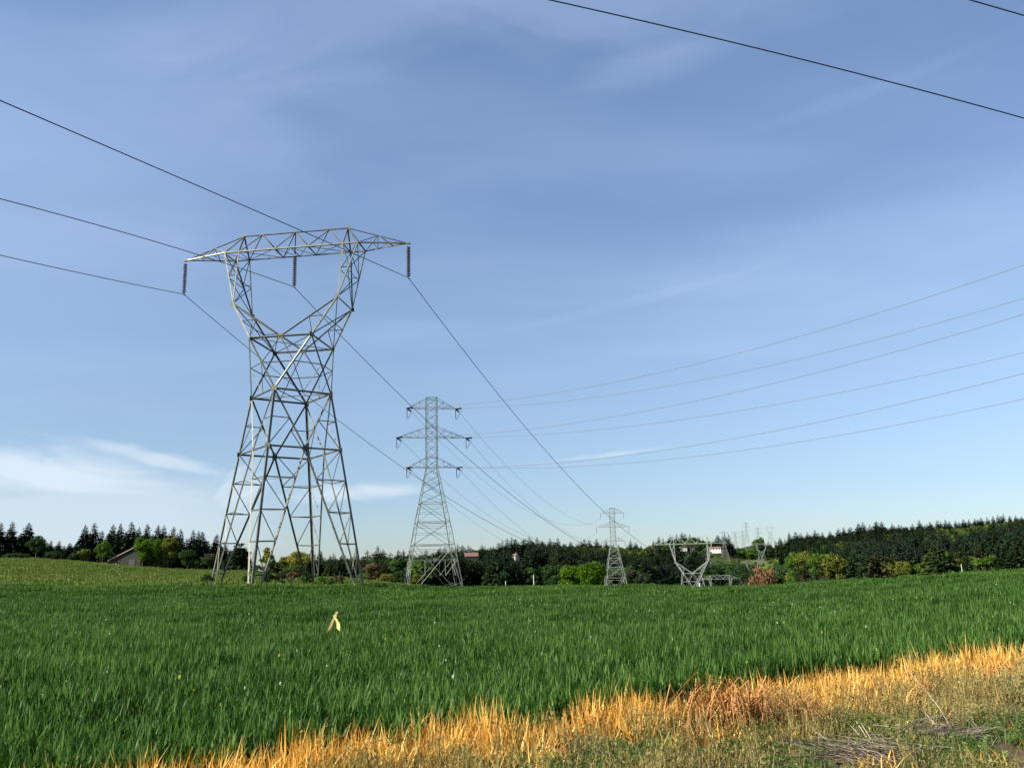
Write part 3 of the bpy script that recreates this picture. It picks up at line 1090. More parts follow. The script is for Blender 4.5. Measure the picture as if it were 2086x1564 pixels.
def build_insulators():
    disc = MB()
    disc.lathe([(.035, .0), (.055, -.01), (.185, -.055), (.195, -.078), (.165, -.088), (.05, -.08), (.04, -.10)], (0, 0, 0), 14)
    dm = disc.build('disc', M_INS, smooth=True, link=False).data
    fit = MB()
    fit.tube([(0, 0, 0), (0, 0, -.30)], .022, 6)
    fit.box((0, 0, -.06), .09, .05, .12)
    fit.tube([(0, 0, -.28), (0, 0, -INS_LEN + .12)], .028, 6)
    fm = fit.build('link_rod', M_STEEL, link=False).data
    cl = MB()
    cl.tube([(0, -.30, -.015), (0, -.1, .0), (0, .1, .0), (0, .30, -.015)], .055, 8)
    cl.box((0, 0, .09), .05, .12, .2)
    cm = cl.build('clamp', M_STEEL, link=False).data
    for i, p in enumerate(HANG):
        r = empty('insulator_string', p, T1_YAW)
        tag(r, INS_LABELS[i], 'insulator', 'insulator strings on the big pylon')
        for nm, me, z in [('link_rod', fm, 0), ('clamp', cm, -INS_LEN)] + [('disc', dm, -.33 - k * (INS_LEN - .62) / 15) for k in range(16)]:
            o = bpy.data.objects.new(nm, me)
            o.location = (0, 0, z)
            o.parent = r
            COL.objects.link(o)
        WIRE_AT.append(p + Vector((0, 0, -INS_LEN)))


build_insulators()

# smaller forked pylons further along the same line
far_forks = []
_pf, _ = forked_pylon_meshes(.9)
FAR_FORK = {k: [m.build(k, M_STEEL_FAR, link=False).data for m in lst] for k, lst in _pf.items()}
FAR_INS = []
for _u in (-FP['L'], 0, FP['L']):
    _ins = MB()
    _ins.lathe([(.05, 0), (.05, .3)] + [(r_, .3 + .17 * k_) for k_ in range(1, 15) for r_ in ((.16,) if k_ % 2 else (.08,))] + [(.05, INS_LEN)], (_u, 0, FP['zb'] - .1), 6, axis=(0, 0, -1))
    FAR_INS.append(_ins.build('insulator', M_INS, link=False).data)
for px, beam_y, D, yaw, lab in (
        (1406, 1107.5, 277, -.10, 'forked pylon half sunk behind the crest with pale crossbeam over the dark wood'),
        (1467, 1179, 499, -.05, 'forked pylon of which only the crossbeam shows low behind the wheat crest'),
        (1532, 1145, 896, -.05, 'small forked pylon standing in front of the russet tree'),
        (1550, 1109, 1083, -.10, 'small forked pylon around a dark tree in the cleared strip of the hill'),
        (1568, 1074.5, 1686, -.10, 'tiny forked pylon alone against the sky on the far ridge')):
    top = at(px, beam_y, D)
    r = empty('forked_pylon', (top.x, top.y, top.z - (FP['zb'] - FP['z0'])), yaw)
    tag(r, lab, 'pylon', 'forked pylons of the near line')
    for nm, ms in FAR_FORK.items():
        for me in ms:
            o = bpy.data.objects.new(nm, me)
            o.parent = r
            COL.objects.link(o)
    for me in FAR_INS:
        o = bpy.data.objects.new('insulator', me)
        o.parent = r
        o.location.z = -FP['z0']
        COL.objects.link(o)
    far_forks.append(r)

# ------------------------------------------------------------------ the tapering three-arm pylons
L2_POS = at(881, 1180, 180)
L2_YAW = math.radians(12)
L2_BASE = float(ground(L2_POS.x, 180.0))


def zpx(py, D=180.0, px=881):
    return at(px, py, D).z


LV = dict(top=zpx(811), a1=zpx(832), a1t=zpx(812), a2=zpx(891.5), a2t=zpx(870), a3=zpx(952), a3t=zpx(932),
          b1=zpx(985), b2=zpx(1025), b3=zpx(1064), b4=zpx(1110), b5=zpx(1141))
HALF = [(LV['top'], 1.12), (LV['a3'], 1.12), (LV['b1'], 1.75), (LV['b2'], 2.5), (LV['b3'], 3.25), (LV['b4'], 4.0), (L2_BASE, 5.35)]


def half_at(z):
    zs = [h[0] for h in HALF][::-1]
    hs = [h[1] for h in HALF][::-1]
    return float(np.interp(z, zs, hs))


ARMS = [(LV['a1'], LV['a1t'], 5.05), (LV['a2'], LV['a2t'], 7.15), (LV['a3'], LV['a3t'], 5.1)]


def lattice_pylon_meshes(thick=1.0):
    B = L2_BASE
    parts = {}

    def mb(n):
        m = MB()
        parts.setdefault(n, []).append(m)
        return m

    def C(sx, sy, z):
        h = half_at(z)
        return Vector((sx * h, sy * h, z - B))

    def mem(m, p, q, w, out):
        w *= thick
        m.angle(p, q, w, max(.012, .12 * w), out)
    lv = [HALF[-1][0]] + [h[0] for h in HALF[::-1][1:]]
    corners = [(-1, -1), (1, -1), (1, 1), (-1, 1)]
    for sx, sy in corners:
        m = mb('leg')
        for a, b in zip(lv[:-1], lv[1:]):
            mem(m, C(sx, sy, a), C(sx, sy, b), .22 if a < LV['b2'] else .19, Vector((sx, sy, 0)))
        m.lathe([(.3, -.9), (.3, -.2), (.25, -.15)], C(sx, sy, B), 10)
    br = mb('body_bracing')
    shaft = [LV['a3'] + (LV['top'] - LV['a3']) * i / 9 for i in range(10)]
    cage = [LV['b2'], LV['b2'] + (LV['b1'] - LV['b2']) * .5, LV['b1'], LV['b1'] + (LV['a3'] - LV['b1']) * .5, LV['a3']]
    for k in range(4):
        (x0, y0), (x1, y1) = corners[k], corners[(k + 1) % 4]
        on = Vector((x0 + x1, y0 + y1, 0)).normalized()
        A = lambda z: C(x0, y0, z)
        Q = lambda z: C(x1, y1, z)
        for a, b in list(zip(shaft[:-1], shaft[1:])) + list(zip(cage[:-1], cage[1:])):
            mem(br, A(a), Q(b), .08, on)
            mem(br, Q(a), A(b), .08, on)
        for z in (LV['a1'], LV['a2'], LV['a3'], LV['a1t'], LV['a2t'], LV['a3t'], LV['b1'], LV['top']):
            mem(br, A(z), Q(z), .09, on)
        for z in (LV['b2'], LV['b3'], LV['b4']):
            mem(br, A(z), Q(z), .13, on)
            mem(br, A(z - .9), Q(z - .9), .06, on)
        for a, b in ((LV['b3'], LV['b2']), (LV['b4'], LV['b3'])):
            mem(br, A(a), Q(b), .09, on)
            mem(br, Q(a), A(b), .09, on)
            h = (a + b) / 2
            mem(br, A(h), Q(h), .06, on)
        # bottom panel: crossing diagonals running down to the feet, with a horizontal through the crossing
        z1, zc = LV['b4'], LV['b5']
        f0_, f1_ = A(B), Q(B)
        mem(br, A(z1), f0_.lerp(f1_, .84), .10, on)
        mem(br, Q(z1), f0_.lerp(f1_, .16), .10, on)
        mem(br, A(zc), Q(zc), .09, on)
        cx = (A(zc) + Q(zc)) / 2
        br.plate(cx, on, .7)
        for P_, O_ in ((A, Q), (Q, A)):
            ft = P_(B).lerp(O_(B), .16)
            mdl = cx.lerp(ft, .55)
            mem(br, P_(zc), mdl, .08, on)
            mem(br, P_(B + 1.0), mdl.lerp(ft, .75), .08, on)
            mem(br, P_(zc), P_(z1).lerp(O_(zc), .3), .08, on)
            mem(br, P_(zc).lerp(O_(zc), .28), mdl, .07, on)
    for z in (LV['b3'], LV['b4']):
        mem(br, C(-1, -1, z), C(1, 1, z), .08, Vector((0, 0, 1)))
        mem(br, C(1, -1, z), C(-1, 1, z), .08, Vector((0, 0, 1)))
    # crossarms
    for zb, zt, L in ARMS:
        h, ht = half_at(zb), half_at(zt)
        for s in (-1, 1):
            m = mb('crossarm')
            tip = Vector((s * L, 0, zb - B))
            lows, tops = [], []
            for sy in (-1, 1):
                lo_, to_ = Vector((s * h, sy * h, zb - B)), Vector((s * ht, sy * ht, zt - B))
                mem(m, lo_, tip, .12, Vector((0, sy, -1)))
                mem(m, to_, tip, .11, Vector((0, sy, 1)))
                lows.append(lo_)
                tops.append(to_)
                nseg = 2 if L < 6 else 3
                for i in range(1, nseg + 1):
                    f = i / (nseg + 1)
                    mem(m, to_.lerp(tip, f), lo_.lerp(tip, f), .06, Vector((0, sy, 0)))
                    mem(m, to_.lerp(tip, f), lo_.lerp(tip, f - 1 / (nseg + 1)), .06, Vector((0, sy, 0)))
            for f in (.33, .66):
                mem(m, lows[0].lerp(tip, f), lows[1].lerp(tip, f), .06, Vector((0, 0, -1)))
                mem(m, lows[0].lerp(tip, f - .33), lows[1].lerp(tip, f), .06, Vector((0, 0, -1)))
                mem(m, tops[0].lerp(tip, f), tops[1].lerp(tip, f), .06, Vector((0, 0, 1)))
            m.box(tip, .5, .3, .2)
    return parts


ARM_TIPS = [Vector((s * L, 0, zb - L2_BASE)) for zb, zt, L in ARMS for s in (-1, 1)]     # top -,+ mid -,+ low -,+
D_DIR = Vector((.30, .955, -.10)).normalized()            # span towards the next three-arm pylon
C_DIR = Vector((.67, -.74, -.03)).normalized()            # span leaving to the right of the camera


def string_mb(p, d, L, r=.17, n=12):
    m = MB()
    prof = [(.03, 0)]
    for i in range(n):
        h = .25 + (L - .5) * i / n
        st = (L - .5) / n
        prof += [(.06, h), (r, h + st * .55), (.06, h + st * .75)]
    prof.append((.03, L))
    m.lathe(prof, p, 8, axis=d)
    return m


def build_lattice():
    root = empty('lattice_pylon', (L2_POS.x, 180.0, L2_BASE), L2_YAW)
    tag(root, 'tall tapering lattice pylon with three crossarms and angled dark insulators', 'pylon', 'three-arm lattice pylons')
    for nm, lst in lattice_pylon_meshes(.66).items():
        for m in lst:
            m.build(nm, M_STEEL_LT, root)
    rl = Matrix.Rotation(-L2_YAW, 3, 'Z')
    ends = []
    for tip in ARM_TIPS:
        dl, cl = rl @ D_DIR, rl @ C_DIR
        e = {}
        for key, d in (('D', dl), ('C', cl)):
            string_mb(tip + Vector((0, 0, -.1)), d, 2.1).build('insulator', M_INS, root)
            e[key] = tip + Vector((0, 0, -.1)) + d * 2.1
        lp = 2.1
        m = string_mb(tip + Vector((0, 0, -.1)), (0, 0, -1), lp, .09)
        m.build('insulator', M_INS, root)
        low = tip + Vector((0, 0, -.1 - lp))
        j = MB()
        for key in 'DC':
            a = e[key]
            pts = [a.lerp(low, t) + Vector((0, 0, -.9 * 4 * t * (1 - t) * .5)) for t in np.linspace(0, 1, 8)]
            j.tube(pts, .03, 5)
        j.build('jumper_wire', M_WIRE, root)
        ends.append(e)
    mw = Matrix.Translation(root.location) @ Matrix.Rotation(L2_YAW, 4, 'Z')
    return root, [{k: mw @ v for k, v in e.items()} for e in ends]


L2, L2_ENDS = build_lattice()

# the next pylons of that line
_pl = lattice_pylon_meshes(.85)
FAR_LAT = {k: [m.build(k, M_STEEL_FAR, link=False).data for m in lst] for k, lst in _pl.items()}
_fi = [string_mb(tip + Vector((0, 0, -.1)), (0, 0, -1), 2.3, .12, 10).build('insulator', M_INS, link=False).data for tip in ARM_TIPS]
H_TOP = LV['top'] - L2_BASE
lat_far = []
for px, top_y, D, yaw, lab in (
        (1246, 1034.5, 392, .02, 'slender three-arm lattice pylon rising beside the two round green trees'),
        (1442, 1114, 880, .05, 'small three-arm pylon beside the pale house below the ridge'),
        (1473, 1082, 1050, .05, 'small three-arm pylon against dark trees to the right of the white house'),
        (1497, 1083, 1240, .0, 'small grey three-arm pylon on the slope left of a dome shaped tree'),
        (1512, 1081, 1470, .0, 'faint three-arm pylon dipping below the skyline in the cleared strip'),
        (1519, 1064, 1560, .05, 'faint three-arm pylon standing highest against the sky on the ridge'),
        (1543, 1074.5, 1350, .05, 'faint three-arm pylon behind the dome shaped tree on the skyline')):
    top = at(px, top_y, D)
    r = empty('lattice_pylon', (top.x, top.y, top.z - H_TOP), yaw)
    tag(r, lab, 'pylon', 'three-arm lattice pylons')
    for nm, ms in FAR_LAT.items():
        for me in ms:
            o = bpy.data.objects.new(nm, me)
            o.parent = r
            COL.objects.link(o)
    for me in _fi:
        o = bpy.data.objects.new('insulator', me)
        o.parent = r
        COL.objects.link(o)
    lat_far.append((r, Matrix.Translation(r.location) @ Matrix.Rotation(yaw, 4, 'Z')))


# ------------------------------------------------------------------ conductors
def wire(pts, r, mat, label, group):
    m = MB()
    m.tube(pts, r, 5)
    o = m.build('power_line', mat, smooth=True)
    return tag(o, label, 'wire', group)


def sag_curve(P, Q, sag, n=40):
    return [P.lerp(Q, t) + Vector((0, 0, -4 * sag * t * (1 - t))) for t in np.linspace(0, 1, n)]


def sag_fit(P, Q, px, py):
    best = None
    for s in np.linspace(0, 30, 301):
        pts = [proj(p) for p in sag_curve(P, Q, s, 80) if p.y > 1]
        d = min((a - px) ** 2 + (b - py) ** 2 for a, b in pts)
        if best is None or d < best[0]:
            best = (d, s)
    return best[1]


def plane_hit(px, py, P, d):
    """Where the sight line through a pixel meets the vertical plane holding P and direction d."""
    n = Vector((d.y, -d.x, 0))
    o = Vector((0, 0, EYE))
    r = ray(px, py)
    return o + r * ((P - o).dot(n) / r.dot(n))


def span_through(P, d, pix, ext=1.4, n=48):
    """A hanging curve in the vertical plane (P, d) fitted through P and the given pixels, run on past the last one."""
    d = Vector((d.x, d.y, 0)).normalized()
    S, Z = [0.0], [P.z]
    for px, py in pix:
        h = plane_hit(px, py, P, d)
        S.append((h - P).dot(d))
        Z.append(h.z)
    A = np.stack([np.ones(len(S)), S, np.array(S) ** 2], 1)
    w = np.ones(len(S))
    w[0] = 50
    co = np.linalg.lstsq(A * w[:, None], np.array(Z) * w, rcond=None)[0]
    end = S[-1] * ext
    return [Vector((P.x + d.x * s, P.y + d.y * s, P.z if s == 0 else float(co[0] + co[1] * s + co[2] * s * s))) for s in np.linspace(0, end, n)]


T2R = far_forks[0]
T2_MW = Matrix.Translation(T2R.location) @ Matrix.Rotation(-.10, 4, 'Z')
T2_AT = [T2_MW @ Vector((u, 0, FP['zb'] - FP['z0'] - INS_LEN)) for u in (-FP['L'], 0, FP['L'])]
G_A = 'conductors of the big forked pylon'
side = ['left', 'middle', 'right']
for i, (mid_px, back) in enumerate((((902, 1003), [(200, 564), (0, 520)]), ((1049, 1009), [(300, 487.5), (0, 405)]), ((1132, 945), [(300, 334), (0, 205)]))):
    P = WIRE_AT[i]
    s = sag_fit(P, T2_AT[i], *mid_px)
    wire(sag_curve(P, T2_AT[i], s, 60), .032, M_WIRE, 'dark conductor from the %s insulator of the big pylon down to the far forked pylon' % side[i], G_A)
    v = Vector((math.sin(math.radians(18.5)), math.cos(math.radians(18.5)), 0))
    wire(span_through(P, -v, back, 1.8), .032, M_WIRE, 'dark conductor from the %s insulator of the big pylon out past the left edge' % side[i], G_A)

L3, L3_MW = lat_far[0]
G_D = 'conductors between the three-arm pylons'
lev = ['top', 'middle', 'bottom']
for i, mp in enumerate(((1011, 1000), (1069, 987), (981, 1037), (1081, 1031), (1021, 1098), (1001, 1025))):
    P = L2_ENDS[i]['D']
    Q = L3_MW @ (ARM_TIPS[i] + Vector((0, 0, -2.4)))
    s = sag_fit(P, Q, *mp)
    wire(sag_curve(P, Q, s, 60), .026, M_WIRE, 'thin sagging wire from the %s crossarm %s end to the slender pylon' % (lev[i // 2], side[2 * (i % 2)]), G_D)
G_C = 'conductors leaving for the right edge'
C_PIX = [[(1383, 750), (1730, 655), (2086, 540)], [(1383, 783), (1730, 705), (2086, 608)], [(1537, 790), (2086, 640)],
         [(1537, 831.5), (2086, 718)], [(1320, 922), (1730, 845), (2086, 761)], [(1320, 939), (1730, 884), (2086, 812)]]
for i in range(6):
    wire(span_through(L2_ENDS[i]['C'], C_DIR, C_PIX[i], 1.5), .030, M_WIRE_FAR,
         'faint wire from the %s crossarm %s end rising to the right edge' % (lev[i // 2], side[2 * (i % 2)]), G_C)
# two wires of another line passing overhead
ZB = 18.0
for pix, lab, dy in (([(1118, 0), (1600, 113), (2086, 241)], 'black overhead wire crossing the whole upper right sky', 0),
                     ([(1975, 0), (2030, 15), (2086, 32)], 'short piece of black overhead wire cutting the top right corner', 0)):
    d = Vector((.975, .22, 0)).normalized()
    P = at(pix[0][0], pix[0][1], 27.0 if pix[0][0] < 1500 else 27.5)
    pts = span_through(P, d, pix[1:], 1.0)
    S = (pts[-1] - pts[0])
    full = []
    L = math.hypot(S.x, S.y)
    m_ = pts[len(pts) // 2]
    z0_, zm_, z1_ = pts[0].z, m_.z, pts[-1].z
    tm = len(pts) // 2 / (len(pts) - 1)
    co = np.polyfit([0, tm, 1], [z0_, zm_, z1_], 2)
    if pix[0][0] > 1500:
        co = [0, z1_ - z0_, z0_]
    ext = 1.0 if L > 15 else 6.0
    for t in np.linspace(-ext, 1 + ext, 90):
        full.append(Vector((pts[0].x + S.x * t, pts[0].y + S.y * t, float(np.polyval(co, t)))))
    wire(full, .026, M_WIRE, lab, 'wires of the line overhead')

# ------------------------------------------------------------------ trees
def conifer_mesh(seed, R=.21, levels=30, round_top=False, start=.06, dens=1.0, per=4):
    """Unit-height conifer: crown verts/quads and trunk MB."""
    g = np.random.default_rng(seed)
    V = []
    for li in range(levels):
        t = start + (1 - start) * (li / levels) ** .92
        f = (1 - t)
        L = R * (f ** .75 if not round_top else math.sqrt(max(0, 1 - ((t - .45) / .56) ** 2)) * .95)
        L = max(L, .012)
        nb = max(4, int((9 * (.35 + .65 * f)) * dens))
        a0 = g.random() * 6.28
        for k in range(nb):
            if g.random() < .08:
                continue
            a = a0 + 6.28 * k / nb + g.normal(0, .25)
            l = L * g.uniform(.6, 1.2)
            dr = g.uniform(-.45, .05) * (0.4 + f) + (.35 if t > .85 else 0)
            dirv = np.array([math.cos(a), math.sin(a), dr])
            sd = np.array([-math.sin(a), math.cos(a), 0])
            for j in range(per):
                s0 = l * (j + .15) / per * .95
                s1 = s0 + l * g.uniform(.42, .62)
                b = np.array([0, 0, t]) + dirv * s0
                e = np.array([0, 0, t]) + dirv * s1 + np.array([0, 0, g.normal(0, .006)])
                wd = l * g.uniform(.16, .30) * (1.15 - j / per * .5) + .004
                roll = g.normal(0, .7)
                w = sd * math.cos(roll) * wd + np.array([0, 0, math.sin(roll) * wd])
                m_ = b * .55 + e * .45
                V += [b, m_ + w + [0, 0, -.2 * wd], e, m_ - w + [0, 0, -.3 * wd]]
    V = np.array(V)
    Q = np.arange(len(V)).reshape(-1, 4)
    return V, Q


def decid_mesh(seed, rx=.36, blobs=22, leaves=70, z0=.18, leaf=.035, shape=1.0, boxy=False):
    g = np.random.default_rng(seed)
    cz, rz = (1 + z0) / 2, (1 - z0) / 2
    V = []
    C = []
    while len(C) < blobs:
        p = g.uniform(-1, 1, 3)
        r = np.linalg.norm(p)
        if (r > 1 or r < .35) and not boxy:
            continue
        if p[2] < -.2 and g.random() < .3:
            continue
        C.append(p * .78)
    for c in C:
        wz = 1 - .25 * shape * max(0, c[2])
        cc = np.array([c[0] * rx * wz, c[1] * rx * wz, cz + c[2] * rz])
        br = g.uniform(.20, .36) * rx * 1.15
        n = int(leaves * g.uniform(.7, 1.3))
        d = g.normal(0, 1, (n, 3))
        d /= np.linalg.norm(d, axis=1)[:, None]
        d[:, 2] = np.where(d[:, 2] < -.5, -d[:, 2], d[:, 2])
        pos = cc + d * (br * g.uniform(.55, 1.12, (n, 1))) * np.array([1, 1, .85])
        for p, nn in zip(pos, d):
            nrm = nn + g.normal(0, .55, 3)
            nrm /= np.linalg.norm(nrm)
            a = np.cross(nrm, g.normal(0, 1, 3))
            a /= np.linalg.norm(a) + 1e-9
            b = np.cross(nrm, a)
            s = leaf * g.uniform(.6, 1.35)
            V += [p - a * s, p + b * s * .7 + nrm * s * .15, p + a * s, p - b * s * .7]
    V = np.array(V)
    return V, np.arange(len(V)).reshape(-1, 4)


def trunk_mb(top=.85, r=.018, limbs=0, seed=0, spread=.2):
    g = random.Random(seed)
    m = MB()
    m.tube([(0, 0, -.06), (0, 0, .02), (.005, 0, top * .5), (0, 0, top)], [r * 1.5, r * 1.1, r * .7, r * .15], 6)
    for i in range(limbs):
        a = 6.28 * i / limbs + g.uniform(-.4, .4)
        z = top * g.uniform(.28, .6)
        e = Vector((math.cos(a) * spread * g.uniform(.7, 1.2), math.sin(a) * spread * g.uniform(.7, 1.2), min(.9, z + g.uniform(.2, .4))))
        p = Vector((0, 0, z))
        m.tube([p, p.lerp(e, .5) + Vector((0, 0, -.02)), e], [r * .5, r * .32, r * .1], 5)
    return m


SHAPES = {
    'fir': [conifer_mesh(100 + i, R, 32, dens=1.35) for i, R in enumerate((.18, .22, .25, .20))],
    'firbig': [conifer_mesh(130 + i, R, 40, dens=1.5, per=5) for i, R in enumerate((.19, .22, .25))],
    'firwide': [conifer_mesh(140 + i, R, 40, dens=1.5, per=6) for i, R in enumerate((.33, .38))],
    'pine': [conifer_mesh(160 + i, .30, 26, True, .28, 1.3, 5) for i in range(2)],
    'dec': [decid_mesh(200 + i, rx) for i, rx in enumerate((.36, .42, .33, .47))],
    'decbig': [decid_mesh(220 + i, rx, 34, 110, .12, .026) for i, rx in enumerate((.40, .46, .36))],
    'poplar': [decid_mesh(240 + i, .22, 26, 60, .1, .03) for i in range(2)],
    'block': [decid_mesh(280, .5, 60, 60, .0, .03, 0, True)],
    'shrub': [decid_mesh(260 + i, .60, 20, 60, .0, .045) for i in range(3)],
}
CONIF = ('fir', 'firbig', 'firwide', 'pine')
_mesh_cache = {}


def tree_meshes(shape, var, tone):
    """(crown mesh, trunk mesh, one mesh with both) for a kind of tree, made once."""
    key = (shape, var, tone)
    if key not in _mesh_cache:
        V, Q = SHAPES[shape][var]
        crown = mesh_obj('crown', V, Q, TONES[tone], link=False).data
        con = shape in CONIF
        tr = trunk_mb(.93 if con else .62, .013 if con else .022, 0 if con else 6, var, .2)
        trunk = tr.build('trunk', M_BARK, link=False).data
        fv = np.array([tuple(p) for p in tr.v])
        nV = len(V)
        faces = [tuple(q) for q in Q] + [tuple(i + nV for i in f) for f in tr.f]
        both = mesh_obj('tree', np.concatenate([V, fv]), faces, [TONES[tone], M_BARK], mat_idx=[0] * len(Q) + [1] * len(tr.f), link=False).data
        _mesh_cache[key] = (crown, trunk, both)
    return _mesh_cache[key]


def near_tree(name, shape, tone, px, top_y, D, label, width=None, sink=0.0, group=None, var=None, rz=None, base=None):
    """A tree with trunk and crown whose top is at the measured height, standing on the ground at distance D."""
    top = at(px, top_y, D)
    zb = (float(ground(top.x, D)) if base is None else base) - sink
    h = top.z - zb
    var = random.randrange(len(SHAPES[shape])) if var is None else var
    crown, trunk, both = tree_meshes(shape, var, tone)
    r = empty(name, (top.x, D, zb), random.random() * 6.28 if rz is None else rz)
    w = h
    if width:
        V = SHAPES[shape][var][0]
        ext = np.percentile(np.hypot(V[:, 0], V[:, 1]), 98) * 2
        w = (width * D / F) / ext
    r.scale = (w, w, h)
    for nm, me in (('trunk', trunk), ('crown', crown)):
        o = bpy.data.objects.new(nm, me)
        o.parent = r
        COL.objects.link(o)
    tag(r, label, 'tree' if name != 'bush' else 'bush', group)
    return r


# conifers along the top of the pasture, left to right
LEFT_FIRS = [(3, 1062, 38), (26, 1060, 40), (60, 1063, 48), (88, 1101, 26), (104, 1099, 24), (121, 1100, 26), (143, 1104, 30), (175, 1067, 38),
             (194, 1063, 44), (231, 1066, 40), (246, 1064, 36), (269, 1060, 46), (284, 1071, 30), (301, 1065, 40), (323, 1067, 36), (335, 1068, 34),
             (354, 1070, 40), (369, 1075, 34), (394, 1077, 40), (405, 1079, 32), (413, 1081, 44), (442, 1086, 40), (459, 1106, 38), (500, 1112, 34)]
ORD = ['first', 'second', 'third', 'fourth', 'fifth', 'sixth', 'seventh', 'eighth', 'ninth', 'tenth', 'eleventh', 'twelfth', 'thirteenth',
       'fourteenth', 'fifteenth', 'sixteenth', 'seventeenth', 'eighteenth', 'nineteenth', 'twentieth', 'twenty-first', 'twenty-second', 'twenty-third', 'twenty-fourth']
for i, (px, ty, wd) in enumerate(LEFT_FIRS):
    D = 305 + (i * 37 % 23)
    n = sum(1 for q in LEFT_FIRS[:i] if q[0] < 218)
    if px < 218:
        lab = '%s dark fir from the left edge in the row above the pasture' % ORD[i]
    else:
        k = i - sum(1 for q in LEFT_FIRS if q[0] < 218)
        lab = '%s dark fir rising behind the barn and its garden trees, counted from the barn' % ORD[k]
    near_tree('fir_tree', 'firbig', 'fir_dark', px, ty, D, lab, wd * 1.22, .4, 'dark firs along the top of the pasture')
# the lower second row that closes the gaps
for i, px in enumerate((-12, 14, 43, 75, 95, 113, 132, 156, 184, 208, 222, 240, 258, 278, 293, 312, 329, 345, 362, 382, 400, 424, 436, 452, 481)):
    ty = float(np.interp(px, [0, 60, 80, 150, 180, 230, 330, 400, 500], [1082, 1084, 1104, 1110, 1086, 1080, 1084, 1094, 1122])) + (i * 7 % 9) - 4
    near_tree('fir_tree', 'firbig', 'fir_dark', px, ty, 326 + i % 5 * 3, 'dark fir filling the back row between the taller firs above the pasture', 46, .4, 'back row firs above the pasture')
for i, (px, ty, wd, tone, shp, nm, lab) in enumerate([
        (77, 1089, 36, 'dec_dark', 'decbig', 'leafy_tree', 'dark green leafy tree in front of the firs on the far left'),
        (172, 1116, 28, 'dec_olive', 'decbig', 'leafy_tree', 'small olive leafy tree left of the barn'),
        (212, 1100, 30, 'dec_green', 'decbig', 'leafy_tree', 'green leafy tree just left of the barn roof'),
        (294, 1085, 38, 'dec_bright', 'decbig', 'leafy_tree', 'bright yellow green round tree at the right end of the barn'),
        (322, 1096, 30, 'dec_bright', 'decbig', 'leafy_tree', 'smaller lime green tree beside the bright round tree by the barn'),
        (351, 1089, 40, 'dec_olive', 'decbig', 'leafy_tree', 'olive green tree with reddish inside, second tree right of the barn'),
        (384, 1116, 40, 'dec_dark', 'decbig', 'leafy_tree', 'low dark green round tree right of the barn garden'),
        (430, 1126, 34, 'dec_grey', 'decbig', 'leafy_tree', 'greyish low tree just left of the big pylon foot'),
        (306, 1127, 34, 'dec_olive', 'shrub', 'bush', 'olive bush under the bright round tree at the right end of the barn'),
        (207, 1124, 22, 'dec_grey', 'shrub', 'bush', 'grey green bush at the left foot of the barn'),
        (150, 1126, 30, 'dec_dark', 'shrub', 'bush', 'dark low bush between the olive tree and the firs'),
        (110, 1121, 46, 'dec_dark', 'shrub', 'bush', 'wide dark thicket under the low firs on the left'),
        (30, 1126, 60, 'dec_dark', 'shrub', 'bush', 'dark thicket under the tall firs at the left edge'),
        (340, 1128, 36, 'dec_olive', 'shrub', 'bush', 'olive bush under the garden trees right of the barn'),
        (412, 1134, 40, 'dec_dark', 'shrub', 'bush', 'dark bush at the pasture edge left of the big pylon'),
        (470, 1136, 50, 'dec_dark', 'shrub', 'bush', 'dark bush seen through the left legs of the big pylon'),
]):
    near_tree(nm, shp, tone, px, ty, 288 - i % 4 * 2, lab, wd, .3, 'garden and hedge trees at the pasture top')
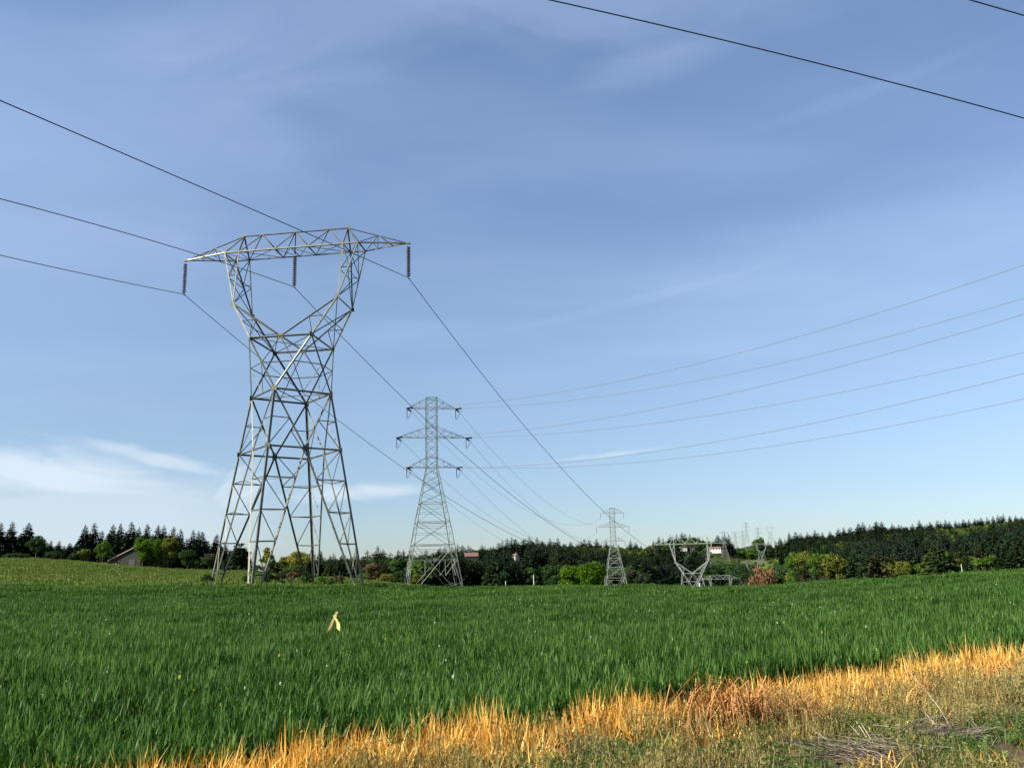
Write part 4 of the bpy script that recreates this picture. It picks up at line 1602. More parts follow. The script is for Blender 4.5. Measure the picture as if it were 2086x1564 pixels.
# trees seen between and beside the legs of the big pylon
for px, ty, wd, D, tone, shp, nm, lab in [
        (489, 1106, 44, 262, 'fir_dark', 'pine', 'pine_tree', 'dark round topped pine between the left legs of the big pylon'),
        (470, 1118, 36, 268, 'fir_dark', 'firbig', 'fir_tree', 'dark fir left of the round topped pine'),
        (544, 1111, 30, 250, 'dec_yellow', 'poplar', 'leafy_tree', 'slim pale yellow tree behind the middle of the big pylon'),
        (557, 1133, 40, 246, 'fir_olive', 'firwide', 'conifer_tree', 'broad olive conifer in front of the slim yellow tree'),
        (524, 1150, 26, 240, 'dec_dark', 'shrub', 'bush', 'small dark bush left of the broad olive conifer'),
        (590, 1130, 44, 256, 'dec_olive', 'decbig', 'leafy_tree', 'olive round tree left of the tall yellowish one under the pylon'),
        (612, 1121, 56, 250, 'dec_yellow', 'decbig', 'leafy_tree', 'tall yellowish round tree showing through the big pylon'),
        (603, 1150, 50, 240, 'dec_dark', 'shrub', 'bush', 'dark green thicket at the foot of the yellowish round tree'),
        (640, 1136, 40, 252, 'dec_dark', 'decbig', 'leafy_tree', 'dark leafy tree right of the yellowish round tree'),
        (652, 1119, 32, 258, 'fir_green', 'firbig', 'conifer_tree', 'green conifer behind the right foot of the big pylon'),
        (673, 1140, 34, 244, 'fir_olive', 'firbig', 'conifer_tree', 'olive conifer between the right legs of the big pylon'),
        (694, 1136, 36, 250, 'fir_green', 'firbig', 'conifer_tree', 'mid green conifer just left of the right pylon leg'),
        (718, 1140, 36, 246, 'fir_green', 'firbig', 'conifer_tree', 'green conifer behind the outermost right pylon leg'),
        (757, 1141, 36, 238, 'dec_brown', 'decbig', 'leafy_tree', 'tan brown domed tree right of the big pylon'),
        (790, 1168, 40, 230, 'dec_olive', 'shrub', 'bush', 'olive bush right of the tan domed tree'),
        (740, 1166, 30, 226, 'dec_green', 'shrub', 'bush', 'green bush at the foot of the tan domed tree'),
        (818, 1160, 44, 240, 'dec_dark', 'decbig', 'leafy_tree', 'dark leafy tree just left of the three-arm pylon foot'),
        (850, 1168, 40, 246, 'dec_olive', 'shrub', 'bush', 'olive bush behind the left foot of the three-arm pylon'),
        (1158, 1146, 54, 300, 'dec_bright', 'decbig', 'leafy_tree', 'round green tree, left one of a pair beside the slender pylon'),
        (1203, 1141, 66, 292, 'dec_bright', 'decbig', 'leafy_tree', 'larger round green tree of the pair touching the slender pylon'),
        (1541, 1152, 70, 420, 'dec_russet', 'block', 'leafy_tree', 'broad russet leaved tree behind the wheat crest'),
        (1780, 1115, 62, 470, 'fir_brown', 'firwide', 'conifer_tree', 'broad brownish conifer standing clear in front of the right hand wood'),
        (1903, 1098, 76, 480, 'fir_olive', 'firwide', 'conifer_tree', 'large dark olive conifer left of the white post'),
        (1638, 1146, 40, 430, 'fir_brown', 'firwide', 'conifer_tree', 'low brown conifer right of the russet tree'),
        (1700, 1118, 52, 520, 'dec_olive', 'decbig', 'leafy_tree', 'olive round tree left of the broad brownish conifer'),
        (1664, 1122, 46, 560, 'dec_green', 'decbig', 'leafy_tree', 'mid green round tree in the light group right of the cleared strip'),
        (1640, 1118, 44, 600, 'dec_olive', 'decbig', 'leafy_tree', 'olive tree second from the left of the light group'),
        (1616, 1119, 40, 620, 'dec_green', 'decbig', 'leafy_tree', 'mid green tree leftmost of the light group by the cleared strip'),
        (1800, 1131, 56, 520, 'dec_olive', 'decbig', 'leafy_tree', 'olive green round tree just right of the broad brownish conifer'),
        (1838, 1141, 40, 500, 'dec_olive', 'decbig', 'leafy_tree', 'yellowish low round tree between the two big conifers'),
        (1944, 1136, 36, 500, 'dec_olive', 'decbig', 'leafy_tree', 'olive tree just left of the white post on the right'),
        (1976, 1131, 44, 510, 'dec_green', 'decbig', 'leafy_tree', 'green tree just right of the white post on the right'),
        (1543, 1089, 26, 1180, 'dec_green', 'decbig', 'leafy_tree', 'green dome shaped tree on the skyline above the cleared strip'),
        (1552, 1109, 18, 1120, 'fir_dark', 'pine', 'conifer_tree', 'small black tree framed by a small forked pylon'),
        (1590, 1095, 22, 900, 'fir_dark', 'firbig', 'fir_tree', 'dark fir at the right hand border of the cleared strip')]:
    near_tree(nm, shp, tone, px, ty, D, lab, wd, .3)

# brambles round the big pylon's feet
for i, (px, wd, hh, tone, D, lab) in enumerate([
        (421, 26, 1.0, 'dec_dark', 76, 'small dark bramble at the left foot of the big pylon'),
        (502, 20, .8, 'dec_dark', 77, 'low green bramble just left of the nearest pylon foot'),
        (545, 34, 1.3, 'dec_dark', 80, 'dark green bramble right of the nearest pylon foot'),
        (572, 28, 1.1, 'dec_grey', 81, 'greyish bramble in the row under the big pylon'),
        (598, 34, 1.45, 'dec_brown', 80, 'brown tinged bramble, tallest of the row under the big pylon'),
        (624, 30, 1.2, 'dec_dark', 82, 'dark bramble left of the farthest pylon foot'),
        (655, 24, .8, 'dec_green', 80, 'green bramble right of the farthest pylon foot'),
        (690, 26, .9, 'dec_brown', 82, 'reddish brown bramble between the right pylon feet'),
        (673, 22, .7, 'dec_dark', 79, 'small dark bramble between green and reddish ones')]):
    p = at(px, 1185, D)
    zg = float(ground(p.x, D)) - .1
    r = empty('bramble_bush', (p.x, D, zg), i * 1.3)
    V = SHAPES['shrub'][i % 3][0]
    ext = np.percentile(np.hypot(V[:, 0], V[:, 1]), 98) * 2
    w = wd * D / F / ext
    r.scale = (w, w, hh + .1)
    tr = tree_meshes('shrub', i % 3, tone)
    for nm, me in (('stems', tr[1]), ('foliage', tr[0])):
        o = bpy.data.objects.new(nm, me)
        o.parent = r
        COL.objects.link(o)
    tag(r, lab, 'bush', 'brambles under the big pylon')


# the wooded hills
def forest():
    g = np.random.default_rng(5)
    T = []                                                # x, y, h, shape, var, tone, wide

    def ridge(px):
        return np.interp(px, [560, 640, 830, 960, 1080, 1244, 1340, 1480, 1600, 1700, 2200], [360, 420, 520, 620, 720, 900, 1100, 1180, 1130, 1120, 1130])

    def skyline(px):
        return np.interp(px, [600, 640, 700, 760, 830, 900, 960, 1020, 1050, 1080, 1110, 1160, 1200, 1250, 1290, 1340, 1370, 1400, 1440, 1480, 1590, 1610, 1640,
                              1700, 1745, 1760, 1800, 1850, 1900, 1960, 2030, 2086, 2200],
                         [1133, 1130, 1124, 1124, 1121, 1112, 1109, 1100, 1096, 1094, 1094, 1099, 1101, 1104, 1105, 1096, 1091, 1088, 1093, 1088, 1096, 1084, 1086,
                          1079, 1068, 1064, 1065, 1068, 1069, 1062, 1053, 1050, 1047])
    n = 7600
    px = g.uniform(560, 2230, n)
    rd = ridge(px)
    d0 = np.where(px < 860, 330, np.where(px < 1320, 400, np.where(px < 1600, 430, 470)))
    u = g.random(n)
    D = d0 + (rd * 1.12 - d0) * u ** .75
    x = (px - PW / 2) / F * D
    clear = ((px > 1425) & (px < 1592) & (D > 560) & (D < 1190))
    keep = ~clear | (g.random(n) < .02)
    dens = g.random(n) < np.clip(D / 900, .35, 1)
    keep &= dens
    keep &= ~((px > 1325) & (px < 1432) & (D > 640) & (D < 1010) & (g.random(n) < .8))
    px, D, x, rd = px[keep], D[keep], x[keep], rd[keep]
    z = ground(x, D)
    sk = skyline(px)
    patch = np.sin(x * .021 + 1.1) * np.sin(D * .017 + .6) + .6 * np.sin(x * .05 - D * .031)
    for i in range(len(px)):
        top_allowed = at(px[i], sk[i] + (15 if px[i] < 1340 else 10), D[i]).z + g.normal(0, .0022) * D[i]
        for hx, hw_, hy, hD in ((960, 18, 1136, 560), (1048, 14, 1140, 640), (1457, 14, 1119.5, 985), (1436, 10, 1139, 900), (1411, 7, 1119, 960), (1380, 7, 1129, 930)):
            if abs(px[i] - hx) < hw_ + 4 and D[i] < hD + 6:
                top_allowed = min(top_allowed, at(px[i], hy, D[i]).z)
        rim = (rd[i] - D[i]) / rd[i] < .10
        if (abs(px[i] - 1035) < 34 and 618 < D[i] < 665) or (abs(px[i] - 950) < 26 and 545 < D[i] < 580):
            continue
        if abs(px[i] - 1442) < 12 and D[i] < 885:
            continue
        q = patch[i] + g.normal(0, .35)
        if px[i] > 1590:
            upper = D[i] > 760
            if rim and not (1500 < px[i] < 1600):
                con, tone = g.random() < .9, 'fir_dark'
            elif upper and px[i] > 1790:
                con = q < -.15
                tone = 'fir_dark' if con else ('dec_olive' if q > .75 else 'dec_green')
            elif upper:
                con, tone = q < .75, 'fir_dark'
            elif D[i] > 560:
                con = q < .55
                tone = 'fir_grey' if px[i] > 1720 and g.random() < .8 else 'fir_green'
            else:
                con = q < .1
                tone = 'fir_green' if g.random() < .8 else 'fir_brown'
        elif px[i] > 1330:
            con = q < (-.1 if D[i] > 800 else .5)
            tone = 'fir_dark' if g.random() < .6 else 'fir_grey'
        else:
            con = q < (.25 if rim else (.75 if px[i] > 860 and D[i] < 590 else .05))
            tone = str(g.choice(['fir_dark', 'fir_green', 'fir_olive'], p=[.55, .30, .15]))
        if con:
            h = g.uniform(14, 23) if not rim else g.uniform(15, 23)
            shp = 'fir'
            wd = g.uniform(1.4, 2.0)
        else:
            h = g.uniform(9, 14.5)
            shp = 'dec'
            wd = g.uniform(1.1, 1.5)
            if tone.startswith('fir'):
                tone = g.choice(['dec_dark', 'dec_green', 'dec_olive', 'dec_bright', 'dec_grey', 'dec_brown'], p=[.26, .28, .21, .12, .12, .01])
        if clear[keep][i] if False else (1425 < px[i] < 1592 and 560 < D[i] < 1190):
            h = g.uniform(2.5, 5)
        h = min(h, top_allowed - z[i])
        if px[i] < 1340 and 880 < px[i] and D[i] < 590:
            if not con:
                tone = g.choice(['dec_dark', 'dec_grey', 'dec_dark'])
            elif tone == 'fir_olive':
                tone = 'fir_dark'
        if h < 4.0 and not (1425 < px[i] < 1592):
            continue
        if h < 1.5:
            continue
        T.append((x[i], D[i], z[i], h, shp, int(g.integers(0, 4)), str(tone), wd, px[i]))
    # firs that make the skyline: (pixel, top)
    SKY = [(600, 1126), (655, 1122), (680, 1124), (700, 1128), (723, 1126), (748, 1119), (770, 1110), (796, 1124), (812, 1118), (822, 1119), (836, 1117), (868, 1118), (884, 1121), (897, 1113),
           (905, 1114), (920, 1108), (932, 1106), (942, 1109), (954, 1108), (982, 1107), (1023, 1099), (1042, 1092), (1050, 1096), (1063, 1099), (1078, 1091),
           (1094, 1092), (1104, 1099), (1120, 1094), (1136, 1094), (1163, 1101), (1178, 1103), (1190, 1097), (1200, 1098), (1215, 1096), (1234, 1101),
           (1284, 1098), (1296, 1103), (1342, 1091), (1365, 1089), (1378, 1086), (1389, 1083), (1405, 1086), (1422, 1091), (1459, 1090), (1464, 1091),
           (1476, 1086), (1484, 1087), (1588, 1093), (1607, 1083), (1620, 1082), (1631, 1084), (1644, 1082), (1659, 1078), (1675, 1083), (1690, 1079),
           (1707, 1074), (1718, 1073), (1732, 1072), (1748, 1064), (1757, 1061), (1771, 1067), (1785, 1060), (1795, 1060), (1817, 1064), (1836, 1069),
           (1872, 1058), (1894, 1062), (1909, 1059), (1925, 1057), (1946, 1059), (1962, 1057), (1973, 1056), (1985, 1055), (1998, 1053), (2010, 1052),
           (2022, 1049), (2032, 1046), (2043, 1045), (2057, 1049), (2068, 1048), (2080, 1050)]
    LM = [(745, 'the tan domed tree'), (881, 'the three-arm pylon'), (960, 'the pink roofed house'), (1048, 'the lone white house'),
          (1246, 'the slender pylon'), (1410, 'the crest pylon'), (1473, 'the small ridge pylon'), (1590, 'the cleared strip'),
          (1780, 'the broad brown conifer'), (1903, 'the big olive conifer'), (1958, 'the white post')]
    used = {}
    more, EXTRA = [], []
    for sx, sy in SKY:
        for k_ in range(1 + (g.random() < .6)):
            more.append((sx + g.choice([-1, 1]) * g.uniform(5, 15), sy + g.uniform(2, 10)))
    for sx, sy in more:
        Dk = float(ridge(np.array(sx))) * g.uniform(.93, 1.0)
        p = at(sx, sy, Dk)
        zg = float(ground(p.x, Dk))
        h = max(8.0, min(26.0, p.z - zg))
        EXTRA.append((p.x, Dk, p.z - h, h, 'fir', int(g.integers(0, 4)), 'fir_dark', g.uniform(1.4, 2.0), sx))
    for sx, sy in SKY:
        Dk = float(ridge(np.array(sx))) * g.uniform(.93, 1.0)
        p = at(sx, sy, Dk)
        zg = float(ground(p.x, Dk))
        h = max(8.0, min(30.0, p.z - zg))
        lm = min(LM, key=lambda q: abs(q[0] - sx))
        pos = 'left of' if sx < lm[0] else 'right of'
        k = (lm[1], pos)
        used.setdefault(k, []).append((abs(sx - lm[0]), p.x, Dk, p.z - h, h))
    for (lm, pos), lst in used.items():
        for j, (_, xx, dd, zz, h) in enumerate(sorted(lst)):
            lab = '%s dark fir tip on the skyline %s %s' % (ORD[j], pos, lm) if j < len(ORD) else 'outlying dark fir tip on the skyline %s %s' % (pos, lm)
            me = tree_meshes('fir', int(g.integers(0, 4)), 'fir_dark')[2]
            o = bpy.data.objects.new('fir_tree', me)
            o.location = (xx, dd, zz)
            w = h * g.uniform(1.35, 2.0)
            o.scale = (w, w, h)
            o.rotation_euler = (0, 0, g.random() * 6.28)
            COL.objects.link(o)
            tag(o, lab, 'tree', 'firs along the skyline')
    # how much of each tree shows: paint them near to far
    T.sort(key=lambda q: q[1])
    occ = np.zeros((260, 1700), bool)
    vis = np.zeros(len(T))
    for i, (x_, y_, z_, h, shp, var, tone, wd, p_) in enumerate(T):
        hw = (.17 if shp == 'fir' else .38) * h * wd * F / y_
        tx, ty = proj(Vector((x_, y_, z_ + h)))
        bx, by = proj(Vector((x_, y_, z_)))
        by = min(by, 1188)
        a, b, c, d = int(tx - hw - 540), int(tx + hw - 540) + 1, int(ty - 1000), int(by - 1000)
        a, b, c, d = max(a, 0), min(b, 1540), max(c, 0), min(d, 190)
        if a >= b or c >= d:
            continue
        s = occ[c:d, a:b]
        vis[i] = (~s).sum()
        s[:] = True
    order = np.argsort(-vis)
    con_i = [i for i in order if T[i][4] == 'fir'][:140]
    dec_i = [i for i in order if T[i][4] != 'fir'][:240]
    single = set(con_i) | set(dec_i)
    TN = {'fir_dark': 'dark fir', 'fir_green': 'green fir', 'fir_grey': 'grey green fir', 'fir_brown': 'brownish fir', 'fir_olive': 'olive fir', 'dec_dark': 'dark green leafy tree',
          'dec_green': 'mid green leafy tree', 'dec_bright': 'bright spring green tree', 'dec_olive': 'olive leafy tree', 'dec_grey': 'grey green leafy tree', 'dec_brown': 'brown budding tree'}
    counts = {}
    for i in sorted(single, key=lambda q: T[q][8]):
        x_, y_, z_, h, shp, var, tone, wd, p_ = T[i]
        me = tree_meshes(shp, var, tone)[2]
        con = shp == 'fir'
        o = bpy.data.objects.new('fir_tree' if con else 'leafy_tree', me)
        o.location = (x_, y_, z_ - .3)
        w = h * wd
        o.scale = (w, w, h)
        o.rotation_euler = (0, 0, g.random() * 6.28)
        COL.objects.link(o)
        lm = min(LM, key=lambda q: abs(q[0] - p_))
        row = 'at the foot of the wood' if y_ < 520 else ('on the lower slope' if y_ < 700 else ('halfway up the hill' if y_ < 900 else 'high on the hill'))
        sd = 'left of' if p_ < lm[0] else 'right of'
        key = (TN[tone], row, sd, lm[1])
        counts[key] = counts.get(key, 0) + 1
        tag(o, '%s %s, %s %s' % (TN[tone], row, sd, lm[1]), 'tree', '%ss %s %s %s' % (TN[tone], row, sd, lm[1]))
    rest = [T[i] for i in range(len(T)) if i not in single] + EXTRA
    protos, key_ix = [], {}
    P, R, S, I = [], [], [], []
    for x_, y_, z_, h, shp, var, tone, wd, p_ in rest:
        k = (shp, var % 2, tone)
        if k not in key_ix:
            key_ix[k] = len(protos)
            protos.append(bpy.data.objects.new('t', tree_meshes(*k)[2]))
        P.append((x_, y_, z_ - .3))
        R.append((0, 0, g.random() * 6.28))
        S.append((h * wd, h * wd, h))
        I.append(key_ix[k])
    instancer('forest', P, R, S, I, protos, 'mixed wood of firs and spring green trees covering the hills')
    # rough scrub along the valley and the cleared strip
    P, R, S, I = [], [], [], []
    pr = [bpy.data.objects.new('t', tree_meshes('shrub', v, tn)[0]) for v, tn in ((0, 'dec_dark'), (1, 'dec_grey'), (2, 'fir_grey'), (0, 'dec_olive'))]
    n = 2000
    px = g.uniform(1420, 1690, n)
    D = g.uniform(400, 700, n)
    x = (px - PW / 2) / F * D
    z = ground(x, D)
    for i in range(n):
        if 1515 < px[i] < 1575 and D[i] < 430:
            continue
        lim = at(px[i], 1150 + g.uniform(0, 8), D[i]).z
        h = min(g.uniform(4, 7), lim - z[i])
        if h < 1.5:
            continue
        P.append((x[i], D[i], z[i] - .2)); R.append((0, 0, g.random() * 6.28)); S.append((h, h, h)); I.append(int(g.choice([0, 1, 2], p=[.4, .25, .35])))
    n = 2600
    px = g.uniform(1425, 1660, n)
    D = np.where(g.random(n) < .65, g.uniform(700, 965, n), g.uniform(965, 1250, n))
    x = (px - PW / 2) / F * D
    z = ground(x, D)
    for i in range(n):
        h = g.uniform(.8, 2.6) if D[i] > 965 else g.uniform(9, 15)
        if math.sin(x[i] * .05) * math.sin(D[i] * .022 + 1) > .35 and D[i] > 965:
            continue
        h = min(h, at(px[i], 1150, D[i]).z - z[i]) if D[i] < 965 else h
        if D[i] < 965 and (1520 < px[i] < 1564) or D[i] < 890 and abs(px[i] - 1442) < 13:
            continue
        if h < .7:
            continue
        P.append((x[i], D[i], z[i] - .2)); R.append((0, 0, g.random() * 6.28)); S.append((h * 1.6, h * 1.6, h)); I.append(int(g.choice([0, 3], p=[.45, .55]) if D[i] > 965 else g.choice([0, 2], p=[.5, .5])))
    instancer('undergrowth', P, R, S, I, pr, 'dark low scrub in the dip and the cleared strip')


forest()


# ------------------------------------------------------------------ buildings
def simple_mat(name, a, b, scale=2.0, rough=.85):
    m, t, bs = mat_base(name, rough, .2)
    t.links.new(ramp(t, noise(t, scale, 5), [(.3, a), (.7, b)]), bs.inputs['Base Color'])
    return m


M_WHITE = simple_mat('white_painted_wall', (.46, .43, .37), (.60, .57, .51))
M_GREYW = simple_mat('weathered_boards', (.024, .023, .021), (.055, .052, .047), 3)
M_TANR = simple_mat('rusted_tin_roof', (.34, .22, .16), (.50, .38, .30), 1.2, .6)
M_BRNR = simple_mat('brown_shingles', (.10, .06, .045), (.17, .11, .085))
M_PINKR = simple_mat('pink_tiles', (.115, .066, .052), (.17, .105, .085))
M_DARKW = simple_mat('dark_window_glass', (.02, .025, .03), (.05, .055, .06), 2, .15)
M_POST = simple_mat('whitewashed_post', (.50, .48, .44), (.66, .64, .60), 4)
M_WOOD = simple_mat('raw_stake_wood', (.42, .25, .12), (.56, .37, .20), 9)
M_RIB = simple_mat('lime_ribbon', (.50, .52, .14), (.62, .63, .26), 6, .5)


def house(name, px, base_y, D, w, d, h, rh, wall, roof, label, yaw=0.0, win=3, chim=True, eave=.35, cat='house', split=None):
    p = at(px, base_y, D)
    r = empty(name, (p.x, D, p.z), yaw)
    m = MB()
    # walls with gable ends facing left and right
    v = [(-w / 2, -d / 2, -3), (w / 2, -d / 2, -3), (w / 2, d / 2, -3), (-w / 2, d / 2, -3), (-w / 2, -d / 2, h), (w / 2, -d / 2, h), (w / 2, d / 2, h), (-w / 2, d / 2, h),
         (-w / 2, 0, h + rh), (w / 2, 0, h + rh)]
    m.add(v, [(0, 1, 5, 4), (2, 3, 7, 6), (1, 2, 6, 9, 5), (3, 0, 4, 8, 7)])
    m.build('wall', wall, r)
    m = MB()
    sl = rh / (d / 2)
    for s in (-1, 1):
        y0, y1 = s * (d / 2 + eave), 0
        z0, z1 = h - eave * sl + .02, h + rh + .02
        vs = []
        for dz in (0, .18):
            vs += [(-w / 2 - eave, y0, z0 + dz), (w / 2 + eave, y0, z0 + dz), (w / 2 + eave, y1, z1 + dz), (-w / 2 - eave, y1, z1 + dz)]
        m.add(vs, [(0, 3, 2, 1), (4, 5, 6, 7), (0, 1, 5, 4), (1, 2, 6, 5), (2, 3, 7, 6), (3, 0, 4, 7)])
    ro = m.build('roof', roof, r)
    if chim:
        m = MB()
        m.box((w * .2, d * .12, h + rh + .3), .7, .7, 1.4)
        m.build('chimney', M_BRNR, ro)
    for i in range(win):
        m = MB()
        m.box((w * ((i + .5) / win - .5), -d / 2 - .02, h * .55), w / win * .42, .08, h * .38)
        m.build('window', M_DARKW, r)
    tag(r, label, cat, 'houses on the far hillside' if cat == 'house' else None)
    return r


def barn():
    D = 284.0
    a, b = at(222, 1141, D), at(279, 1113, D)
    zg = float(ground(a.x + 4, D))
    # low shed: the gable faces the camera, the ridge runs away from it
    xl, xr = a.x, b.x + 1.4
    r = empty('barn', ((xl + xr) / 2, D, zg), 0)
    hw = (xr - xl) / 2
    eave_z, ridge_z = a.z - zg - .15, b.z - zg
    ln = 7.0
    xs = hw - 1.4
    m = MB()
    m.add([(-hw + .3, 0, -1), (hw, 0, -1), (hw, ln, -1), (-hw + .3, ln, -1), (-hw + .3, 0, eave_z), (xs, 0, ridge_z - .1), (hw, 0, ridge_z - 1.0), (hw, ln, ridge_z - 1.0), (xs, ln, ridge_z - .1), (-hw + .3, ln, eave_z)],
          [(0, 1, 6, 5, 4), (1, 2, 7, 6), (3, 0, 4, 9), (2, 3, 9, 8, 7)])
    m.build('wall', M_GREYW, r)
    m = MB()
    for (x0, z0), (x1, z1) in (((-hw - .2, eave_z - .1), (xs, ridge_z)), ((xs, ridge_z), (hw + .4, ridge_z - 1.15))):
        vs = [(x0, -.5, z0), (x1, -.5, z1), (x1, ln + .4, z1), (x0, ln + .4, z0)]
        vs += [(q[0], q[1], q[2] + .22) for q in vs]
        m.add(vs, [(0, 3, 2, 1), (4, 5, 6, 7), (0, 1, 5, 4), (1, 2, 6, 5), (2, 3, 7, 6), (3, 0, 4, 7)])
    m.build('roof', M_TANR, r)
    m = MB()
    m.box((-hw + 2.6, -.03, .30), 1.1, .08, .8)
    m.build('pale_panel', M_WHITE, r)
    m = MB()
    m.box((xs - 1.2, -.03, 1.0), 2.0, .08, 1.9)
    m.build('door', simple_mat('grey_door', (.06, .058, .052), (.09, .086, .08)), r)
    tag(r, 'weathered grey barn with low sloping rusty roof under the firs', 'barn')


barn()
house('house', 960, 1141, 560, 8, 7, 2.4, 2.2, M_GREYW, M_PINKR, 'pink roofed house half hidden in the wood right of the three-arm pylon', .1, 2)
house('house', 1048, 1143, 640, 5, 5, 3.6, 1.6, M_WHITE, M_BRNR, 'small white house alone among trees on the wooded hill', -.6, 2)
house('house', 1457, 1121, 985, 12.5, 7, 2.3, 1.7, M_WHITE, M_BRNR, 'long white house with brown roof below the ridge', -.25, 4)
house('house', 1436, 1141, 900, 7, 6, 3.0, 1.6, M_WHITE, M_GREYW, 'little white building right of the forked pylon crossbeam', -.5, 1, False)
house('house', 1411, 1122, 960, 4, 4, 3.0, 1.5, M_WHITE, M_GREYW, 'small pale house seen just under the forked pylon crossbeam', -.5, 1, False)
house('house', 1380, 1133, 930, 4.5, 5, 4.0, 1.6, M_WHITE, M_GREYW, 'tiny pale house inside the fork of the crest pylon', .1, 1, False)
house('house', 1392, 1117, 990, 7, 5, 1.2, .9, M_WHITE, M_GREYW, 'low pale house behind the crossbeam of the crest pylon', .1, 2, False)


# ------------------------------------------------------------------ posts, stake, stalks
def post(px, top_y, D, r, label, cap=True, name='post'):
    p = at(px, top_y, D)
    zg = float(ground(p.x, D)) - .3
    m = MB()
    h = p.z - zg
    m.lathe([(r, 0), (r, h * .6), (r * .95, h - r * .4), (r * .6, h)], (0, 0, 0), 8)
    o = m.build(name, M_POST, smooth=False)
    o.location = (p.x, D, zg)
    return tag(o, label, 'post', 'pale posts beyond the wheat crest')


post(1030, 1183, 150, .055, 'short white post just behind the wheat, left of the two')
post(1087, 1171, 150, .06, 'taller white post behind the wheat left of the round green trees')
post(1425, 1187, 120, .11, 'stubby white post right of the sunk forked pylon')
post(1958, 1149, 130, .042, 'white post standing behind the wheat on the right')
for i, px in enumerate((403, 414, 425, 437, 452, 470, 668, 682, 697, 716, 730)):
    D = 236 if px < 500 else 216
    ty = np.interp(px, [400, 470, 668, 730], [1152.5, 1155.5, 1171, 1178])
    x = at(px, 1160, D).x
    zg = float(ground(x, D))
    m = MB()
    m.lathe([(.09, -.3), (.09, 1.1), (.05, 1.2)], (0, 0, 0), 6)
    o = m.build('fence_post', M_GREYW)
    o.location = (x, D, zg)
    if px < 500:
        lab = '%s thin fence post on the pasture left of the big pylon' % ORD[i]
    else:
        lab = '%s thin fence post on the pasture behind the right pylon legs' % ORD[i - 6]
    tag(o, lab, 'fence post', 'pasture fence posts')


def stake():
    a = at(667, 1289, 23.0)
    b = at(687, 1245, 23.0)
    d = (b - a).normalized()
    foot = a - d * .35
    r = empty('survey_stake', foot)
    L = (b - foot).length
    ax = Vector((0, 1, 0))
    s = d.cross(ax).normalized()
    m = MB()
    m.box(d * (L / 2), .055, .03, L, (s, ax, d))
    m.build('stick', M_WOOD, r)
    m = MB()
    tie = d * (L - .13)
    pts = [tie + s * .03 + Vector((0, -.025, 0)), tie + Vector((.035, -.03, -.07)), tie + Vector((.085, -.02, -.17)), tie + Vector((.10, -.03, -.29)), tie + Vector((.125, -.02, -.36))]
    ws = [.03, .06, .085, .095, .03]
    V = []
    for p, w in zip(pts, ws):
        V += [p + Vector((-w / 2, .012, 0)), p + Vector((w / 2, -.012, 0))]
    m.add(V, [(2 * i, 2 * i + 1, 2 * i + 3, 2 * i + 2) for i in range(4)])
    m.add([v + Vector((0, .004, 0)) for v in V], [(2 * i + 2, 2 * i + 3, 2 * i + 1, 2 * i) for i in range(4)])
    m.tube([tie + s * .04, tie - s * .04], .035, 6)
    m.build('ribbon', M_RIB, r)
    tag(r, 'leaning wooden stake tied with a lime yellow ribbon in the wheat', 'stake')


stake()
M_PALE = simple_mat('bleached_stalk', (.34, .28, .19), (.48, .41, .30), 8)
M_GOLD = simple_mat('golden_stalk', (.62, .42, .12), (.75, .56, .24), 8)


def stalk(pix, r, mat, label, name='dead_stalk', cat='stalk'):
    b = on_verge(*pix[0])
    m = MB()
    pts = [at(px, py, b.y) - b for px, py in pix]
    pts = [Vector((p.x, p.y + .12 * i, p.z)) for i, p in enumerate(pts)]
    m.tube(pts, [r * (1 - .7 * i / (len(pts) - 1)) for i in range(len(pts))], 5)
    o = m.build(name, mat, smooth=True)
    o.location = b
    return tag(o, label, cat)


stalk([(1943, 1492), (1925, 1445), (1902, 1405), (1868, 1360)], .0055, M_PALE, 'long thin pale dead stalk leaning left over the golden grass')
stalk([(1588, 1440), (1598, 1420), (1620, 1398), (1645, 1382), (1652, 1383)], .012, M_GOLD, 'bright curved golden grass blade arching to the right')
stalk([(1530, 1470), (1534, 1440), (1530, 1400), (1521, 1385)], .006, M_PALE, 'thin upright pale stem left of the rusty grass clump')
stalk([(1455, 1530), (1452, 1500), (1448, 1480)], .006, M_PALE, 'short pale stem low among the weeds')
for i, (px, py, tx, ty, lab) in enumerate([(1782, 1525, 1762, 1475, 'leftmost of four pale broken stems above the brush heap'), (1786, 1525, 1773, 1480, 'second of four pale broken stems above the brush heap'),
                                           (1775, 1522, 1751, 1485, 'outer leaning one of four pale broken stems above the brush heap'), (1912, 1484, 1903, 1455, 'short grey stem beside the foot of the long pale stalk')]):
    stalk([(px, py), ((px + tx) / 2, (py + ty) / 2), (tx, ty)], .007, M_PALE, lab)


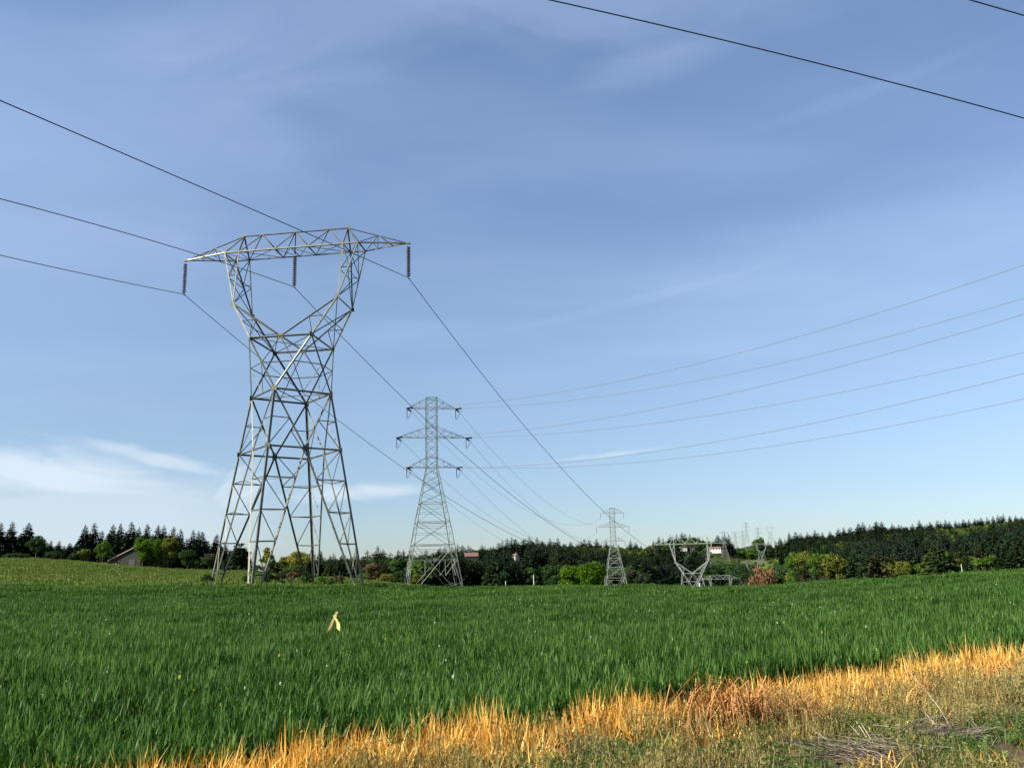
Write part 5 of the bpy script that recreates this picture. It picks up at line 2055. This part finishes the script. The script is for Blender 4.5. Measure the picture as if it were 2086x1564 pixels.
def twig_heap(px, py, n, spread, label, mat, dirx=1.0, hmax=.16, lmin=.2, lmax=.6, r=.004, name='brush_heap'):
    b = on_verge(px, py)
    g = random.Random(int(px))
    m = MB()
    for i in range(n):
        c = Vector((g.gauss(0, spread), g.gauss(0, spread * .6), 0))
        a = g.gauss(0, .55) + (0 if g.random() < .75 else 1.3)
        l = g.uniform(lmin, lmax)
        d = Vector((math.cos(a) * dirx, math.sin(a), g.uniform(-.05, .35)))
        z = abs(g.gauss(0, hmax * .5)) + .01
        p = c + Vector((0, 0, z)) - d * l * .5
        q = c + Vector((0, 0, z)) + d * l * .5
        p.z, q.z = max(p.z, .01), max(q.z, .01)
        mid = p.lerp(q, .5) + Vector((g.gauss(0, .02), g.gauss(0, .02), g.gauss(0, .02)))
        m.tube([p, mid, q], [r * g.uniform(.7, 1.6), r, r * .4], 4, cap=False)
    o = m.build(name, mat)
    o.location = b
    return tag(o, label, 'brush')


twig_heap(1770, 1545, 170, .34, 'heap of grey brown dead twigs on the verge at lower right', M_TWIG, -1.0)
twig_heap(1925, 1505, 80, .25, 'smaller scatter of dead twigs at the foot of the long pale stalk', M_TWIG)
twig_heap(2010, 1425, 60, .35, 'flattened rusty dead stems near the right edge', M_RUST, 1, .1, .2, .5, .006)


def dead_clump(px, py, n, L, label, mat, spread=.18, r=.009):
    b = on_verge(px, py)
    g = random.Random(int(px) + 5)
    m = MB()
    for i in range(n):
        a = g.uniform(0, 6.28)
        l = L * g.uniform(.6, 1.15)
        base = Vector((g.gauss(0, spread * .5), g.gauss(0, spread * .3), 0))
        out = Vector((math.cos(a), math.sin(a) * .7, 0))
        rise = l * g.uniform(.45, .8)
        pts = [base, base + out * l * .12 + Vector((0, 0, rise * .7)), base + out * l * .38 + Vector((0, 0, rise)), base + out * l * .7 + Vector((0, 0, rise * .65)), base + out * l * .88 + Vector((0, 0, rise * .2))]
        # flat blade
        sd = Vector((-out.y, out.x, 0)) * r
        V = []
        for k, p in enumerate(pts):
            w = 1 - .2 * k
            V += [p - sd * w, p + sd * w + Vector((0, 0, r * .3))]
        m.add(V, [(2 * k, 2 * k + 1, 2 * k + 3, 2 * k + 2) for k in range(4)])
    o = m.build('dead_grass_clump', mat)
    o.location = b
    return tag(o, label, 'grass clump', 'drooping dead grass clumps')


dead_clump(1503, 1492, 230, .72, 'big rusty brown drooping grass clump at the wheat edge', M_RUST, .42, .012)
dead_clump(1470, 1440, 40, .5, 'golden drooping tuft left of the rusty clump', M_STRAW, .2)
dead_clump(1630, 1488, 80, .48, 'reddish arching grass clump under the curved golden blade', M_RUST, .16)
dead_clump(1895, 1425, 60, .32, 'pinkish dead clump behind the long pale stalk', M_RUST, .2)
dead_clump(1830, 1425, 40, .30, 'small reddish dead clump left of the long pale stalk', M_RUST, .2)
dead_clump(250, 1572, 60, .40, 'rusty drooping clump at the bottom left end of the dead grass', M_RUST, .3)
